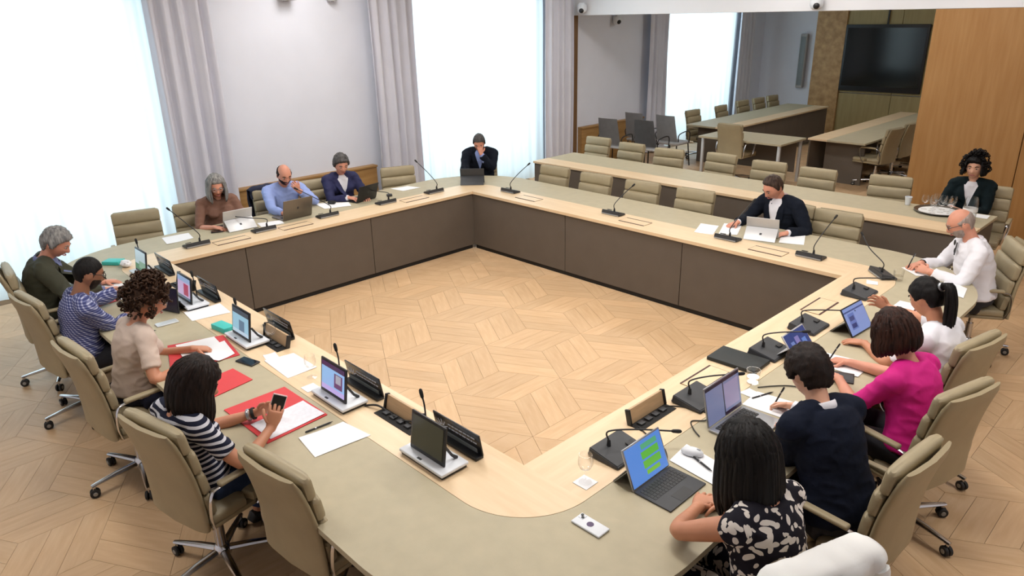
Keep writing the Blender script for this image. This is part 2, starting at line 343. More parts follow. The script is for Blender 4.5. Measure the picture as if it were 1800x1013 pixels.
# parquet: rhombi of three boards each, laid in three directions
def parquet():
    s = .52; e = [V((math.cos(R(30+60*k)), math.sin(R(30+60*k)), 0)) for k in range(6)]
    wd = s*math.sin(R(60))/3; g = .0012
    def board(bm, p, u, v, z0=-.02, z1=0.0):
        q = [p+u*g+v*g, p+u*(s-g)+v*g, p+u*(s-g)+v*(s/3-g), p+u*g+v*(s/3-g)]
        a = [bm.verts.new((c.x, c.y, z0)) for c in q]; t = [bm.verts.new((c.x, c.y, z1)) for c in q]
        bm.faces.new(t); 
        for i in range(4): bm.faces.new((a[i], a[(i+1) % 4], t[(i+1) % 4], t[i]))
    cells = []
    A = e[0]*s*1 + e[1]*s*1; Bv = e[1]*s + e[2]*s          # hexagon lattice
    for i in range(-30, 40):
        for j in range(-30, 40):
            c = A*i + Bv*j
            if not (-3.2 < c.x < X1+.5 and Y0-.5 < c.y < FY+.5): continue
            for k in (0, 2, 4):
                u, v = e[k], e[(k+2) % 6]
                for t in range(3): cells.append((c+v*(s/3*t), u, v, k))
    cam = scene.camera.matrix_world.translation
    def seen(p):
        d = V((p.x, p.y, 0))-cam
        for z, tests in ((H, 'ring'), (.74, 'row2')):
            t = (z-cam.z)/d.z; q = cam+d*t
            if tests == 'ring' and -.96 < q.x < L+.96 and -.96 < q.y < W+.96 and not (0 < q.x < L and 0 < q.y < W): return False
            if tests == 'row2' and -.8 < q.x < 5 and 5.58 < q.y < 6.5: return False
        from bpy_extras.object_utils import world_to_camera_view as wv
        r = wv(scene, scene.camera, V((p.x, p.y, 0)))
        return r.z > 0 and -.05 < r.x < 1.05 and -.05 < r.y < 1.05
    bpy.context.view_layer.update()
    scored = []
    for n, (p, u, v, k) in enumerate(cells):
        m = p+u*s/2+v*s/6
        if not (WX+.1 < m.x < X1-.1 and Y0+.1 < m.y < FY-.1): continue
        scored.append((((m-cam).length if seen(m) else 99), n))
    scored.sort(); near = [n for d, n in scored[:300] if d < 98]; rest = [n for d, n in scored if n not in set(near)]
    b = B(); board(b.bm, V((0, 0, 0)), V((1, 0, 0)), V((math.cos(R(120)), math.sin(R(120)), 0))); me = b.mesh('plank', M('floor_wood'), False)
    for n in near:
        p, u, v, k = cells[n]; o = bpy.data.objects.new('plank', me); COL.objects.link(o); o.parent = floor
        o.location = p; o.rotation_euler = (0, 0, R(30+60*k))
    b = B()
    for n in rest: p, u, v, k = cells[n]; board(b.bm, p, u, v)
    o = b.done('parquet_field', M('floor_wood_far'), floor, smooth=False); o['kind'] = 'stuff'
parquet()
# windows: frame, mullion, rail, panes
for i, (a, c) in enumerate(WIN):
    wn = struct(empty('window_%d' % (i+1), (WX-.2, (a+c)/2, 0))); h = (c-a)/2
    b = B()
    for y in (-h+.04, h-.04): b.box((0, y, 1.65), (.08, .08, 3.3), .008)
    b.box((0, 0, 3.26), (.08, 2*h-.16, .08)); b.box((0, 0, .05), (.08, 2*h-.16, .1)); b.box((0, 0, 1.66), (.08, .09, 3.1))
    b.done('window_frame', M('white_plastic'), wn)
    for y in (-h/2, h/2): B().box((0, y*1.0, 1.66), (.012, h-.12, 3.08)).done('pane', M('pane'), wn)
# curtains
def curtain(name, y0, y1, x, amp, wl, m, label, seed, flare=.0):
    rr = random.Random(seed); n = int((y1-y0)/.018); ph = [rr.uniform(0, 6) for _ in range(4)]
    grid = []
    for iz in range(26):
        z = .015 + (CZ-.1)*iz/25; row = []
        k = 1 - .35*(iz/25)
        for j in range(n+1):
            t = j/n; y = y0+(y1-y0)*t; q = y*2*math.pi/wl
            dx = amp*k*(math.sin(q+ph[0]+.5*math.sin(q*.31+ph[1])) + .35*math.sin(q*2.1+ph[2]+z*.4)) + .012*math.sin(z*1.3+y*3)
            row.append((x+dx, y+.012*math.sin(q*.5+z*.8)+flare*(1-iz/25)*(t-.5), z))
        grid.append(row)
    o = B().sheet(grid).done(name, m, ang=None); o.data.transform(Matrix.Translation((-x, -(y0+y1)/2, 0))); o.location = (x, (y0+y1)/2, 0)
    return tag(o, label, 'curtain')
dr = M('drape'); sh = M('sheer')
curtain('drape', -2.62, -1.86, -2.25, .05, .16, dr, 'pale grey drape at the far left of the nearest window', 1)
curtain('drape', .95, 1.70, -2.25, .05, .16, dr, 'pale grey drape on the right of the big bright window at left', 2)
curtain('drape', 3.86, 4.62, -2.25, .05, .16, dr, 'pale grey drape left of the bright window behind the suited man', 3)
curtain('drape', 7.40, 8.13, -2.25, .05, .16, dr, 'pale grey drape beside the opening to the next room', 4)
curtain('drape', 10.45, 11.08, -2.25, .05, .16, dr, 'grey drape left of the window in the next room', 5)
curtain('drape', 13.84, 14.55, -2.25, .05, .16, dr, 'grey drape right of the window in the next room', 6)
curtain('sheer_curtain', -1.9, 1.0, -2.36, .022, .23, sh, 'white sheer curtain glowing over the big window at left', 7)
curtain('sheer_curtain', 4.56, 7.46, -2.36, .022, .23, sh, 'white sheer curtain glowing behind the man at the table corner', 8)
curtain('sheer_curtain', 11.0, 13.9, -2.36, .022, .23, sh, 'white sheer curtain over the window in the next room', 9)
# wooden wall boxes between the windows
for n, (a, c, lab) in enumerate([(1.72, 3.86, ''), (8.5, 10.45, '')]):
    o = empty('trim_%d' % (n+1), (WX, (a+c)/2, 0)); struct(o); h = c-a
    B().box((.05, 0, .36), (.1, h, .72), .004).done('wall_box', M('dado_wood'), o, smooth=False)
    B().box((.06, 0, .735), (.125, h+.01, .03), .006).done('cap', M('dado_wood'), o)
# opening to the next room: jamb, movable wooden panels
struct(B().box((WX+.09, PY+.05, 1.37), (.07, .16, 2.74), .004).done('trim_3', M('jamb_wood'), smooth=False))
part = struct(empty('wall_partition', (3.53, PY, 0)))
for i in range(5):
    x = 1.19*i
    B().box((x+.59, .06, 1.37), (1.182, .11, 2.738), .006).done('panel', M('panel_wood'), part, smooth=False)
# far wall of the next room
struct(B().box((-.76, FY-.06, 1.45), (.68, .12, 2.9), .004).done('trim_4', M('burl_wood'), smooth=False))
tw = struct(empty('trim_5', (-.42, FY, 0)))
for i in range(4):
    for (z0, z1) in ((0, .93), (.94, 2.36), (2.37, 3.1)):
        B().box((.58+i*1.16, -.04, (z0+z1)/2), (1.152, .07, z1-z0-.006), .003).done('panel', M('tv_wall_wood'), tw, smooth=False)
t = tag(empty('television', (.45, FY-.1, 1.0)), 'large black flat television on the wood wall of the next room', 'television')
B().box((0, 0, .70), (1.74, .06, 1.42), .012).done('bezel', M('black_plastic'), t)
B().box((0, -.034, .72), (1.64, .006, 1.24)).done('screen', mat('tv_glass', (10, 20, 22), .12, var=.1), t, smooth=False)
B().box((0, .0, 1.75), (.03, .03, .7)).done('bracket', M('black_plastic'), t)
t = tag(empty('column_speaker', (-1.36, FY-.09, 1.0)), 'slim grey column speaker on the white far wall', 'speaker')
B().box((0, 0, .6), (.16, .12, 1.22), .02, 3).done('cabinet', M('pale_grey_leather'), t); B().box((0, -.062, .6), (.12, .008, 1.1), .003).done('grille', M('plate_grey'), t)
# ceiling lights: unseen panels added as fill, placed to even out the brightness
em = bpy.data.materials.new('lamp_diffuser'); nt, p = nodes(em); p.inputs['Emission Color'].default_value = (1, .96, .9, 1); p.inputs['Emission Strength'].default_value = 6; MATS['lamp_diffuser'] = em
def ceiling_fill(x, y, power, label, grp):
    t = tag(empty('ceiling_fill', (x, y, CZ-.005)), label, 'lamp', grp)
    b = B()
    for s in (-1, 1): b.box((0, s*.31, -.03), (1.3, .03, .06)); b.box((s*.635, 0, -.03), (.03, .59, .06))
    b.done('frame', M('white_plastic'), t, smooth=False); B().box((0, 0, -.02), (1.24, .59, .02)).done('diffuser', em, t, smooth=False)
    a = area('ceiling_fill_area', (0, 0, -.05), (0, 0, -1), 1.2, .56, power, (1, .972, .955)); a.parent = t
for x, y, k in [(.6, 1.8, 1), (2.6, .7, 1), (2.6, 3.0, 1), (4.7, .6, 1.05), (4.7, 3.0, 1), (7.0, 2.4, .9), (2.2, -1.9, .8), (-1.2, 2.8, .6), (-.4, 6.6, .6), (2.0, 6.9, .6), (4.2, 6.7, .7)]: ceiling_fill(x, y, LAMP_W*k, 'unseen white panel light added in the meeting room ceiling as fill', 'unseen ceiling fill panels of the meeting room')  # outer panels added to wash the window wall, bulkhead and side floors
for x, y in ((1.0, 10.6), (4.2, 12.6)): ceiling_fill(x, y, LAMP2_W, 'unseen white panel light added in the ceiling of the next room', 'unseen ceiling fill panels of the next room')
# cameras on the wall
def dome(loc, face, label):
    t = tag(empty('security_camera', loc, face), label, 'camera')
    B().box((0, .02, .10), (.09, .16, .03), .008).done('bracket', M('white_plastic'), t)
    B().lathe([(0, .09), (.075, .09), (.085, .06), (.085, .0), (.07, -.04), (.04, -.06), (0, -.062)], n=20).done('housing', M('white_plastic'), t)
    B().sph((0, -.055, -.01), .045, 14, 10).done('lens', M('black_plastic'), t); return t
dome((-2.04, PY-.10, 2.83), R(30), 'round white camera with black lens at the left end of the bulkhead')
dome((2.08, PY-.10, 2.82), R(25), 'round white camera with black lens above the middle of the opening')
dome((WX+.085, 9.5, 2.62), R(70), 'white camera with black lens on the wall of the next room')
t = tag(empty('wall_speaker', (WX+.1, 2.75, 3.0)), 'small white bracketed speaker high on the wall between the windows', 'speaker')
B().box((0, 0, .12), (.14, .2, .22), .02, 3).done('cabinet', M('white_plastic'), t); B().box((-.05, 0, .03), (.06, .06, .06), .01).done('bracket', M('silver'), t)
t = tag(empty('smoke_detector', (WX+.06, 3.42, 3.0)), 'small white round detector high on the wall beside the drape', 'detector')
B().lathe([(0, .0), (.05, .0), (.07, .02), (.07, .06), (0, .06)], n=18).done('housing', M('white_plastic'), t); B().lathe([(0, -.012), (.02, -.012), (.02, .004), (0, .004)], n=10).done('sensor', M('silver'), t)

# ------------------------------------------------------------------ tables
def arc(cx, cy, r, a0, a1, n=24): return [(cx+r*math.cos(R(a0+(a1-a0)*i/n)), cy+r*math.sin(R(a0+(a1-a0)*i/n))) for i in range(n+1)]
def flap(parent, x0, x1, y0, y1):
    f = B().box(((x0+x1)/2, (y0+y1)/2, H+.001), (x1-x0, y1-y0, .004), .001, 1).done('cable_flap', M('table_wood'), parent, smooth=False)
    for y in (y0, y1): B().box(((x0+x1)/2, y, H+.0015), (x1-x0, .012, .005)).done('slot', mat('slot_dark', (74, 44, 40), .6), f, smooth=False)
    for x in (x0, x1): B().box((x, (y0+y1)/2, H+.0012), (.003, y1-y0-.012, .0045)).done('joint', mat('joint_brown', (150, 118, 80), .6), f, smooth=False)
def open_flap(parent, x0, x1, yh=-.145):
    f = B().box(((x0+x1)/2, yh-.042, H+.0015), (x1-x0, .085, .004)).done('cable_box', M('hole_black'), parent, smooth=False)
    for k in range(4): B().box((x0+(x1-x0)*(.18+.2*k), yh-.04, H+.008), (.04, .035, .012), .003).done('socket', M('charcoal_plastic'), f)
    q = Matrix.Rotation(R(-14), 3, 'X')
    B().box(((x0+x1)/2, yh+.008, H+.042), (x1-x0-.02, .018, .085), .003, rot=q).done('lid', mat('lid_wood', (196, 164, 126), .5, stretch=(1, 9, 9)), f, smooth=False)
    for x in (x0+.004, x1-.004): B().box((x, yh+.004, H+.045), (.014, .03, .09), .004, rot=q).done('end_cap', M('black_plastic'), f)
def table(name, loc, rz, S, seams, label):
    t = tag(empty(name, loc, rz), label, 'table', 'tables of the square')
    T = .032
    B().prism([(0, 0), (0, -.39)] + arc(S, 0, .39, -90, 0), H-T, H).done('wood_band', M('table_wood'), t, smooth=False)
    B().prism([(0, -.392), (0, -.945)] + arc(S, 0, .945, -90, 0, 32) + arc(S, 0, .392, 0, -90), H-T, H-.001).done('leather_top', M('table_leather'), t, smooth=False)
    e = [0.0]+seams+[S]
    e[0] = -.025; e[-1] = S+.025
    for a, c in zip(e, e[1:]): B().box(((a+c)/2, -.03, .375), (c-a-.006, .022, .655), .003, 1).done('front_panel', M('panel_taupe'), t, smooth=False)
    B().box((S/2, -.05, .024), (S, .03, .05)).done('plinth', M('black_matte'), t, smooth=False)
    for x in [.15, S/2, S-.1]: B().box((x, -.45, (H-T)/2), (.05, .5, H-T), .006).done('leg', M('panel_taupe'), t, smooth=False)
    return t
T_L = table('conference_table', (0, 0, 0), 0, L, [1.52, 3.04], 'left side of the square table, with the row of white screen units')
T_R = table('conference_table', (L, 0, 0), R(90), W, [1.22, 2.45], 'right side of the square table, with laptop, black folder and tablets')
T_B = table('conference_table', (L, W, 0), R(180), L, [1.53, 3.04], 'back right side of the square table, mostly empty chairs behind it')
T_W = table('conference_table', (0, W, 0), R(270), W, [1.49, 2.95], 'side of the square table nearest the white wall and windows')
for x0, x1 in ((.60, .93), (2.17, 2.50), (3.62, 3.95)): open_flap(T_L, x0, x1, -.145)
open_flap(T_R, .64, .96, -.145)
for a in (1.22, 2.76): flap(T_R, a, a+.32, -.22, -.085)
for x in (.95, 2.5, 3.98): flap(T_B, L-x, L-x+.32, -.27, -.13)
for y in (.86, 1.56, 3.12): flap(T_W, W-y, W-y+.34, -.29, -.16)
def straight_table(name, x0, x1, y0, y1, band, label, cat='table', ends=True):
    """band: which side carries the wood strip and the front panel: 'y0', 'x0', 'x1'"""
    cx, cy = (x0+x1)/2, (y0+y1)/2; t = tag(empty(name, (cx, cy, 0)), label, cat); w, d = x1-x0, y1-y0; T = .032
    if band == 'y0':
        B().box((0, -d/2+.16, H-T/2), (w, .32, T), .003, 1).done('wood_band', M('table_wood'), t, smooth=False); B().box((0, .16, H-T/2-.0005), (w, d-.322, T-.001), .003, 1).done('leather_top', M('table_leather'), t, smooth=False)
        n = max(1, round(w/1.5))
        for i in range(n): B().box((-w/2+w*(i+.5)/n, -d/2+.04, .375), (w/n-.006, .022, .65)).done('front_panel', M('panel_taupe'), t, smooth=False)
        for x in (-w/2+.03, w/2-.03): B().box((x, .02, (H-T)/2), (.035, d-.2, H-T)).done('end_panel', M('panel_taupe'), t, smooth=False)
    else:
        s = -1 if band == 'x0' else 1
        B().box((s*(w/2-.16), 0, H-T/2), (.32, d, T), .003, 1).done('wood_band', M('table_wood'), t, smooth=False); B().box((-s*.16, 0, H-T/2-.0005), (w-.322, d, T-.001), .003, 1).done('leather_top', M('table_leather'), t, smooth=False)
        n = max(1, round(d/1.5))
        for i in range(n): B().box((s*(w/2-.04), -d/2+d*(i+.5)/n, .375), (.022, d/n-.006, .65)).done('front_panel', M('panel_taupe'), t, smooth=False)
        for y in (-d/2+.3, d/2-.1): B().box((-s*.05, y, (H-T)/2), (w-.3, .035, H-T)).done('end_panel', M('panel_taupe'), t, smooth=False)
    return t
T_2 = straight_table('conference_table', -.8, 4.98, 5.58, 6.5, 'y0', 'long straight table of the second row, in front of the opening')
straight_table('conference_table', -1.1, -.15, 10.1, 14.25, 'x1', 'long table near the window in the next room')
straight_table('conference_table', 1.36, 2.3, 9.97, 14.2, 'x0', 'long table under the television in the next room')
t = tag(empty('side_table', (.58, 9.52, 0)), 'short table between the two long ones in the next room', 'table')
B().box((0, 0, H-.016), (1.52, .9, .032), .003).done('table_top', M('table_leather'), t, smooth=False)
for sx in (-1, 1):
    for sy in (-1, 1): B().box((sx*.70, sy*.38, .354), (.045, .045, .708), .004).done('leg', M('silver_light'), t)
B().box((.12, .3, .42), (1.1, .02, .5)).done('modesty_panel', M('panel_taupe'), t, smooth=False)
# ------------------------------------------------------------------ chairs (facing +x, origin on the floor under the column)
def pad(b, c, size, bul=.012, rot=None, nx=6, ny=8):
    """a soft cushion: rounded box with bulging front; size = (thick, wide, high)"""
    def fn(d):
        def se(v, e): return math.copysign(abs(v)**e, v)
        m = max(abs(d.x), abs(d.y), abs(d.z)); q = d/m
        p = V((q.x, q.y, q.z)); 
        k = .5*(1+ .0)
        def rnd_(v, half, r):
            return v*half
        P = V((p.x*size[0]/2, p.y*size[1]/2, p.z*size[2]/2)); r = min(size)*.42
        inner = V((max(-size[0]/2+r, min(size[0]/2-r, P.x)), max(-size[1]/2+r, min(size[1]/2-r, P.y)), max(-size[2]/2+r, min(size[2]/2-r, P.z))))
        dd = P-inner; P = inner + (dd.normalized()*r if dd.length > 1e-9 else dd)
        P.x += bul*(1-p.y*p.y)*(1-p.z*p.z)*(1 if p.x > 0 else .3)*(1 if abs(p.x) > .99 else abs(p.x))
        return P
    b.sph(c, 1, 28, 16, rot, fn)
def make_chair(top=.97, lift=0.0):
    t = empty('office_chair')
    sz = .445+lift
    # base
    hub = B().lathe([(0, .075), (.045, .075), (.05, .09), (.04, .13), (.028, .14), (.028, .27), (.018, .27), (.018, sz-.09), (0, sz-.09)], n=14).done('column', M('chrome'), t)
    for k in range(5):
        a = R(72*k+36); d = V((math.cos(a), math.sin(a), 0)); s = V((-d.y, d.x, 0))
        lg = B().tube([d*.03+V((0, 0, .105)), d*.16+V((0, 0, .098)), d*.29+V((0, 0, .085)), d*.318+V((0, 0, .082))], [(.024, .018), (.021, .015), (.015, .011), (.012, .009)], 8, side=s).done('base_leg', M('chrome'), t)
        b = B(); c = d*.305
        b.tube([c+V((0, 0, .09)), c+V((0, 0, .05))], .009, 8)
        b.done('stem', M('chrome'), lg)
        b = B()
        for q in (-1, 1):
            ax = (d*.3+s).normalized(); b.lathe([(0, -.009), (.026, -.009), (.030, -.004), (.030, .006), (.024, .009), (0, .009)], c+ax*q*.013+V((0, 0, .030)), 14, ax)
        b.mi = 1
        for q in (-1, 1): b.lathe([(0, .0095), (.014, .0095), (.012, .012), (0, .012)], c+ax*q*.013+V((0, 0, .030)), 10, ax*q)
        b.done('caster', [M('rubber'), M('caster_grey')], lg)
    B().box((.0, 0, sz-.075), (.24, .15, .05), .012).done('tilt_mechanism', M('dark_metal'), t)
    # seat
    b = B(); b.box((.065, 0, sz-.035), (.45, .46, .03), .012); st = b.done('seat_shell', M('chair_leather_back'), t)
    for i in range(2):
        b = B(); pad(b, (-.05+.235*i, 0, sz+.005), (.235, .47, .07), 0); b.done('seat_pad', M('chair_leather'), t)
    # back: curved shell and four pads
    rec = R(9); zb = sz-.03; hgt = (top+lift-zb)/math.cos(rec)
    org = V((-.15, 0, zb)); up = V((-math.sin(rec), 0, math.cos(rec))); fw = V((math.cos(rec), 0, math.sin(rec)))
    rot = Matrix((fw, V((0, 1, 0)), up)).transposed()
    def curve(h): return .028*math.sin(math.pi*min(1, h/hgt)) - .0
    rows = []; n = 12
    b = B(); ring_rows = []
    for i in range(n+1):
        h = hgt*i/n; k = min(1, (hgt-h)/.05, ) ; k = 1-(1-max(0, k))**2; wd = (.238-.012*h/hgt)*(.90+.10*k); th = .020*(.55+.45*k)
        c = org + up*h + fw*(curve(h)-.028)
        ring_rows.append((c, wd, th))
    m = 20; rr = []
    for c, wd, th in ring_rows:
        ring = []
        for j in range(m):
            a = 2*math.pi*j/m; y = math.copysign(abs(math.cos(a))**.35, math.cos(a))*wd; x = math.copysign(abs(math.sin(a))**.6, math.sin(a))*th
            x += -.018*(1-(y/wd)**2)
            ring.append(b.bm.verts.new(c + fw*x + V((0, y, 0))))
        rr.append(ring)
    for p, q in zip(rr, rr[1:]):
        for j in range(m): b.bm.faces.new((p[j], p[(j+1) % m], q[(j+1) % m], q[j]))
    b.bm.faces.new(rr[0][::-1]); b.bm.faces.new(rr[-1])
    b.done('back_shell', M('chair_leather_back'), t, ang=60)
    n = 4; ph = (hgt-.06)/n
    for i in range(n):
        h = .055+ph*(i+.5); b = B(); pad(b, org+up*h+fw*(curve(h)+.012), (.062, .462, ph+.004), .012, rot); b.done('back_pad', M('chair_leather'), t)
    # arms
    for s in (-1, 1):
        za = sz+.20
        arm = B().tube(spline([(-.15, s*.235, sz-.03), (-.17, s*.262, sz+.06), (-.155, s*.268, za-.03), (-.10, s*.268, za), (.13, s*.268, za), (.165, s*.266, za-.04), (.14, s*.25, sz+.02), (.10, s*.235, sz-.035)], 5), [(.013, .006)]*36, 8, side=(0, 1, 0)).done('armrest', M('chrome'), t)
        B().box((.02, s*.268, za+.012), (.25, .042, .024), .010, 3).done('arm_pad', M('chair_leather'), arm)
    return t
CH = {}
def chair(kind, x, y, face, label, group=None):
    """kind: (top, lift) of the chair; face = direction it looks, degrees"""
    if kind not in CH: CH[kind] = make_chair(*kind); o = CH[kind]; o.location = (x, y, 0); o.rotation_euler = (0, 0, R(face))
    else: o = dup(CH[kind], (x, y, 0), R(face))
    for k in list(o.keys()): 
        if k in ('label', 'group', 'category'): del o[k]
    return tag(o, label, 'chair', group)
LO = (.97, -.045); HI = (.99, .0)
def back_at(x, y, face, kind):
    """place by the middle of the top edge of the back"""
    top = kind[0]+kind[1]; sz = .445+kind[1]; off = .15+.02+(top-(sz-.03))*math.tan(R(9)); a = R(face)
    return x+math.cos(a)*off, y+math.sin(a)*off
def chair_b(kind, x, y, face, label, group=None): px, py = back_at(x, y, face, kind); return chair(kind, px, py, face, label, group)
# back right side of the square (empty)
for (x, y, f), lab in zip([(.35, 4.85, -86), (1.06, 4.83, -87), (1.74, 4.86, -86), (2.43, 4.90, -86), (3.98, 5.0, -88)],
        ['empty chair nearest the curtain behind the back right table', 'second empty chair from the curtain behind the back right table', 'third empty chair from the curtain behind the back right table', 'empty chair just left of the man with the silver tablet', 'empty chair just right of the man with the silver tablet']): chair_b(LO, x, y, f, lab)
for (x, y, f), lab in zip([(-.70, 7.02, -88), (.05, 6.9, -90), (.75, 6.85, -82), (1.53, 6.98, -91), (2.28, 6.88, -85), (2.95, 6.84, -89), (3.76, 6.95, -80)],
        ['chair at the left end of the second row, in front of grey chairs', 'second chair from the left in the second row', 'third chair from the left in the second row', 'fourth chair from the left in the second row', 'chair in the second row straight behind the man with the silver tablet', 'sixth chair from the left in the second row', 'chair in the second row beside the wooden panel, by the paper cup']): chair_b(LO, x, y, f, lab)
chair_b(LO, -1.50, .22, -14, 'empty chair in front of the big bright window at left')
chair_b(LO, -1.28, 3.46, -20, 'empty chair at the white wall, right of the woman in navy')
chair_b((.97, .03), 4.03, -1.035, 97, 'empty chair in the foreground left of the table corner')
# ------------------------------------------------------------------ things on the tables
def scr(name, base, rects, s=.9): return screen_mat(name, base, rects, s)
S1 = scr('display_green', (176, 196, 204), [(-.2, .2, -.1, -.03, (70, 128, 96)), (-.03, .2, -.06, .0, (122, 160, 140))])
S2 = scr('display_lilac', (196, 176, 214), [(-.2, .2, .05, .1, (150, 178, 214)), (.0, .09, -.05, .04, (170, 60, 96)), (-.2, .2, -.1, -.06, (90, 110, 130))])
S3 = scr('display_blue', (150, 198, 222), [(-.2, .2, .055, .1, (44, 62, 82)), (-.02, .06, -.06, .02, (86, 120, 150)), (-.2, .2, -.1, -.055, (190, 214, 232))])
S4 = scr('display_violet', (150, 196, 246), [(-.2, .2, .06, .1, (58, 36, 84)), (.015, .1, -.04, .045, (96, 74, 116)), (.03, .085, -.01, .04, (170, 176, 190)), (-.2, .2, -.1, -.05, (198, 180, 240))])
S5 = mat('display_off', (58, 60, 46), .2, var=.04)
S6 = scr('display_greenlist', (96, 146, 226), [(-.02, .10, .05, .075, (96, 176, 130)), (-.03, .10, .005, .04, (104, 190, 70)), (-.03, .10, -.04, -.004, (112, 190, 70)), (-.02, .08, -.07, -.05, (130, 196, 60))])
S7 = scr('display_split', (120, 126, 160), [(-.004, .004, -.2, .2, (20, 20, 26)), (-.2, -.004, .085, .2, (28, 26, 40)), (.004, .2, .085, .2, (28, 26, 40)), (.004, .2, -.2, -.085, (40, 24, 44)), (.01, .15, -.07, .07, (150, 140, 172))])
S8 = scr('display_tiles', (56, 72, 132), [(-.09, -.05, -.02, .03, (120, 140, 200)), (-.03, .02, .0, .05, (140, 130, 190)), (.04, .09, -.03, .02, (110, 140, 210)), (-.06, .0, -.07, -.04, (130, 150, 210))])
S9 = scr('display_pale', (140, 158, 214), [(-.10, -.02, -.06, .05, (104, 124, 190)), (-.09, -.03, -.05, -.02, (50, 64, 120)), (-.09, -.03, .0, .03, (60, 76, 130)), (-.2, .2, .06, .07, (70, 86, 140))])
RX = lambda a: Matrix.Rotation(R(a), 3, 'X')
def gooseneck(parent, pts, head_r=.009):
    g = B().tube(spline(pts, 6), .0045, 8).done('gooseneck', M('black_plastic'), parent)
    a, b = V(pts[-2]), V(pts[-1]); d = (b-a).normalized()
    B().tube([b-d*.012, b-d*.004, b+d*.022, b+d*.034, b+d*.04], [.005, head_r, head_r*1.15, head_r, head_r*.4], 10).done('microphone_head', M('black_matte'), g); return g
def unit(x, y, m, tip, label, rz=0):
    t = tag(empty('delegate_unit', (x, y, H), rz), label, 'screen unit', 'white screen units on the left table')
    B().box((0, 0, .008), (.325, .155, .016), .004).done('foot', M('black_plastic'), t); b = B().box((0, 0, .024), (.34, .17, .018), .006, 3).done('base', M('white_plastic'), t)
    B().box((-.02, -.07, .034), (.03, .012, .003), .001).done('button', M('charcoal_plastic'), b)
    tl = 8; c = V((-.005, -.018, .135)); q = RX(-tl)
    s = B().box((0, 0, 0), (.268, .012, .205), .005).done('bezel', M('black_plastic'), t, c); s.rotation_euler = (R(-tl), 0, 0)
    B().box((0, -.0068, .004), (.236, .003, .168)).done('display', m, s, smooth=False)
    B().tube([(.10, .0, .12), (.102, .035, .06), (.104, .062, .034)], [.007, .007, .010], 8).done('strut', M('charcoal_plastic'), t)
    gooseneck(t, [(tip[0]+.05, .06, .034), (tip[0]+.045, .062, .12), tuple(V(tip)-V((-.015, 0, .05))), tip]); return t
UL = ['white screen unit at the far left corner, green landscape on screen', 'white screen unit with lilac picture, beside the curly-haired woman', 'white screen unit with blue display beside a teal box', 'white screen unit with violet web page, beyond the striped woman', 'white screen unit with blank dark screen nearest the camera']
for (x, m, tip), lab in zip([(.235, S1, (-.30, .06, .22)), (1.19, S2, (-.05, .07, .20)), (2.17, S3, (-.30, .08, .17)), (3.35, S4, (-.12, .08, .25)), (4.215, S5, (-.17, .08, .26))], UL): unit(x, -.28, m, tip, lab)
def name_plate(x0, x1, y, label):
    w = x1-x0; t = tag(empty('name_plate', ((x0+x1)/2, y, H)), label, 'sign', 'black plates along the left table'); q = RX(10)
    B().box((0, .0, .008), (w, .05, .016), .003).done('foot', M('black_plastic'), t)
    p = B().box((0, 0, 0), (w, .008, .125), .002).done('plate', M('plate_black'), t, (0, .012, .074)); p.rotation_euler = (R(10), 0, 0)
    B().box((-.01, -.0052, -.045), (w-.05, .003, .026)).done('strip', M('plate_grey'), p, smooth=False)  # clear lower band; the pale reflection on it is painted flat grey
    b = B(); c = V((-w/2+.062, -.0046, -.015))
    for k in range(5):
        a = R(25+32*k); d = V((math.cos(a), 0, math.sin(a))); b.tube([c+d*.016, c+d*.052], [(.0042, .0008), (.0026, .0008)], 4, side=V((-d.z, 0, d.x)))
    b.done('logo', M('print_white'), p, smooth=False)
    b = B(); rr = random.Random(int(x0*100))
    for r_ in range(2):
        xx = -w/2+.115
        while xx < w/2-.05:
            l = rr.uniform(.012, .03); b.box((xx+l/2, -.0046, .026-.024*r_), (l, .001, .008)); xx += l+.006
    o = b.done('lettering', M('print_white'), p, smooth=False); o['kind'] = 'stuff'; return t
for (x0, x1, y), lab in zip([(.06, .42, -.13), (.97, 1.33, -.12), (2.02, 2.40, -.07), (3.17, 3.53, -.12), (4.02, 4.38, -.12)],
    ['black name plate at the far left corner of the table', 'black name plate behind the lilac screen unit', 'black name plate behind the blue screen unit', 'black name plate behind the violet screen unit', 'black name plate with starburst emblem nearest the camera']): name_plate(x0, x1, y, lab)
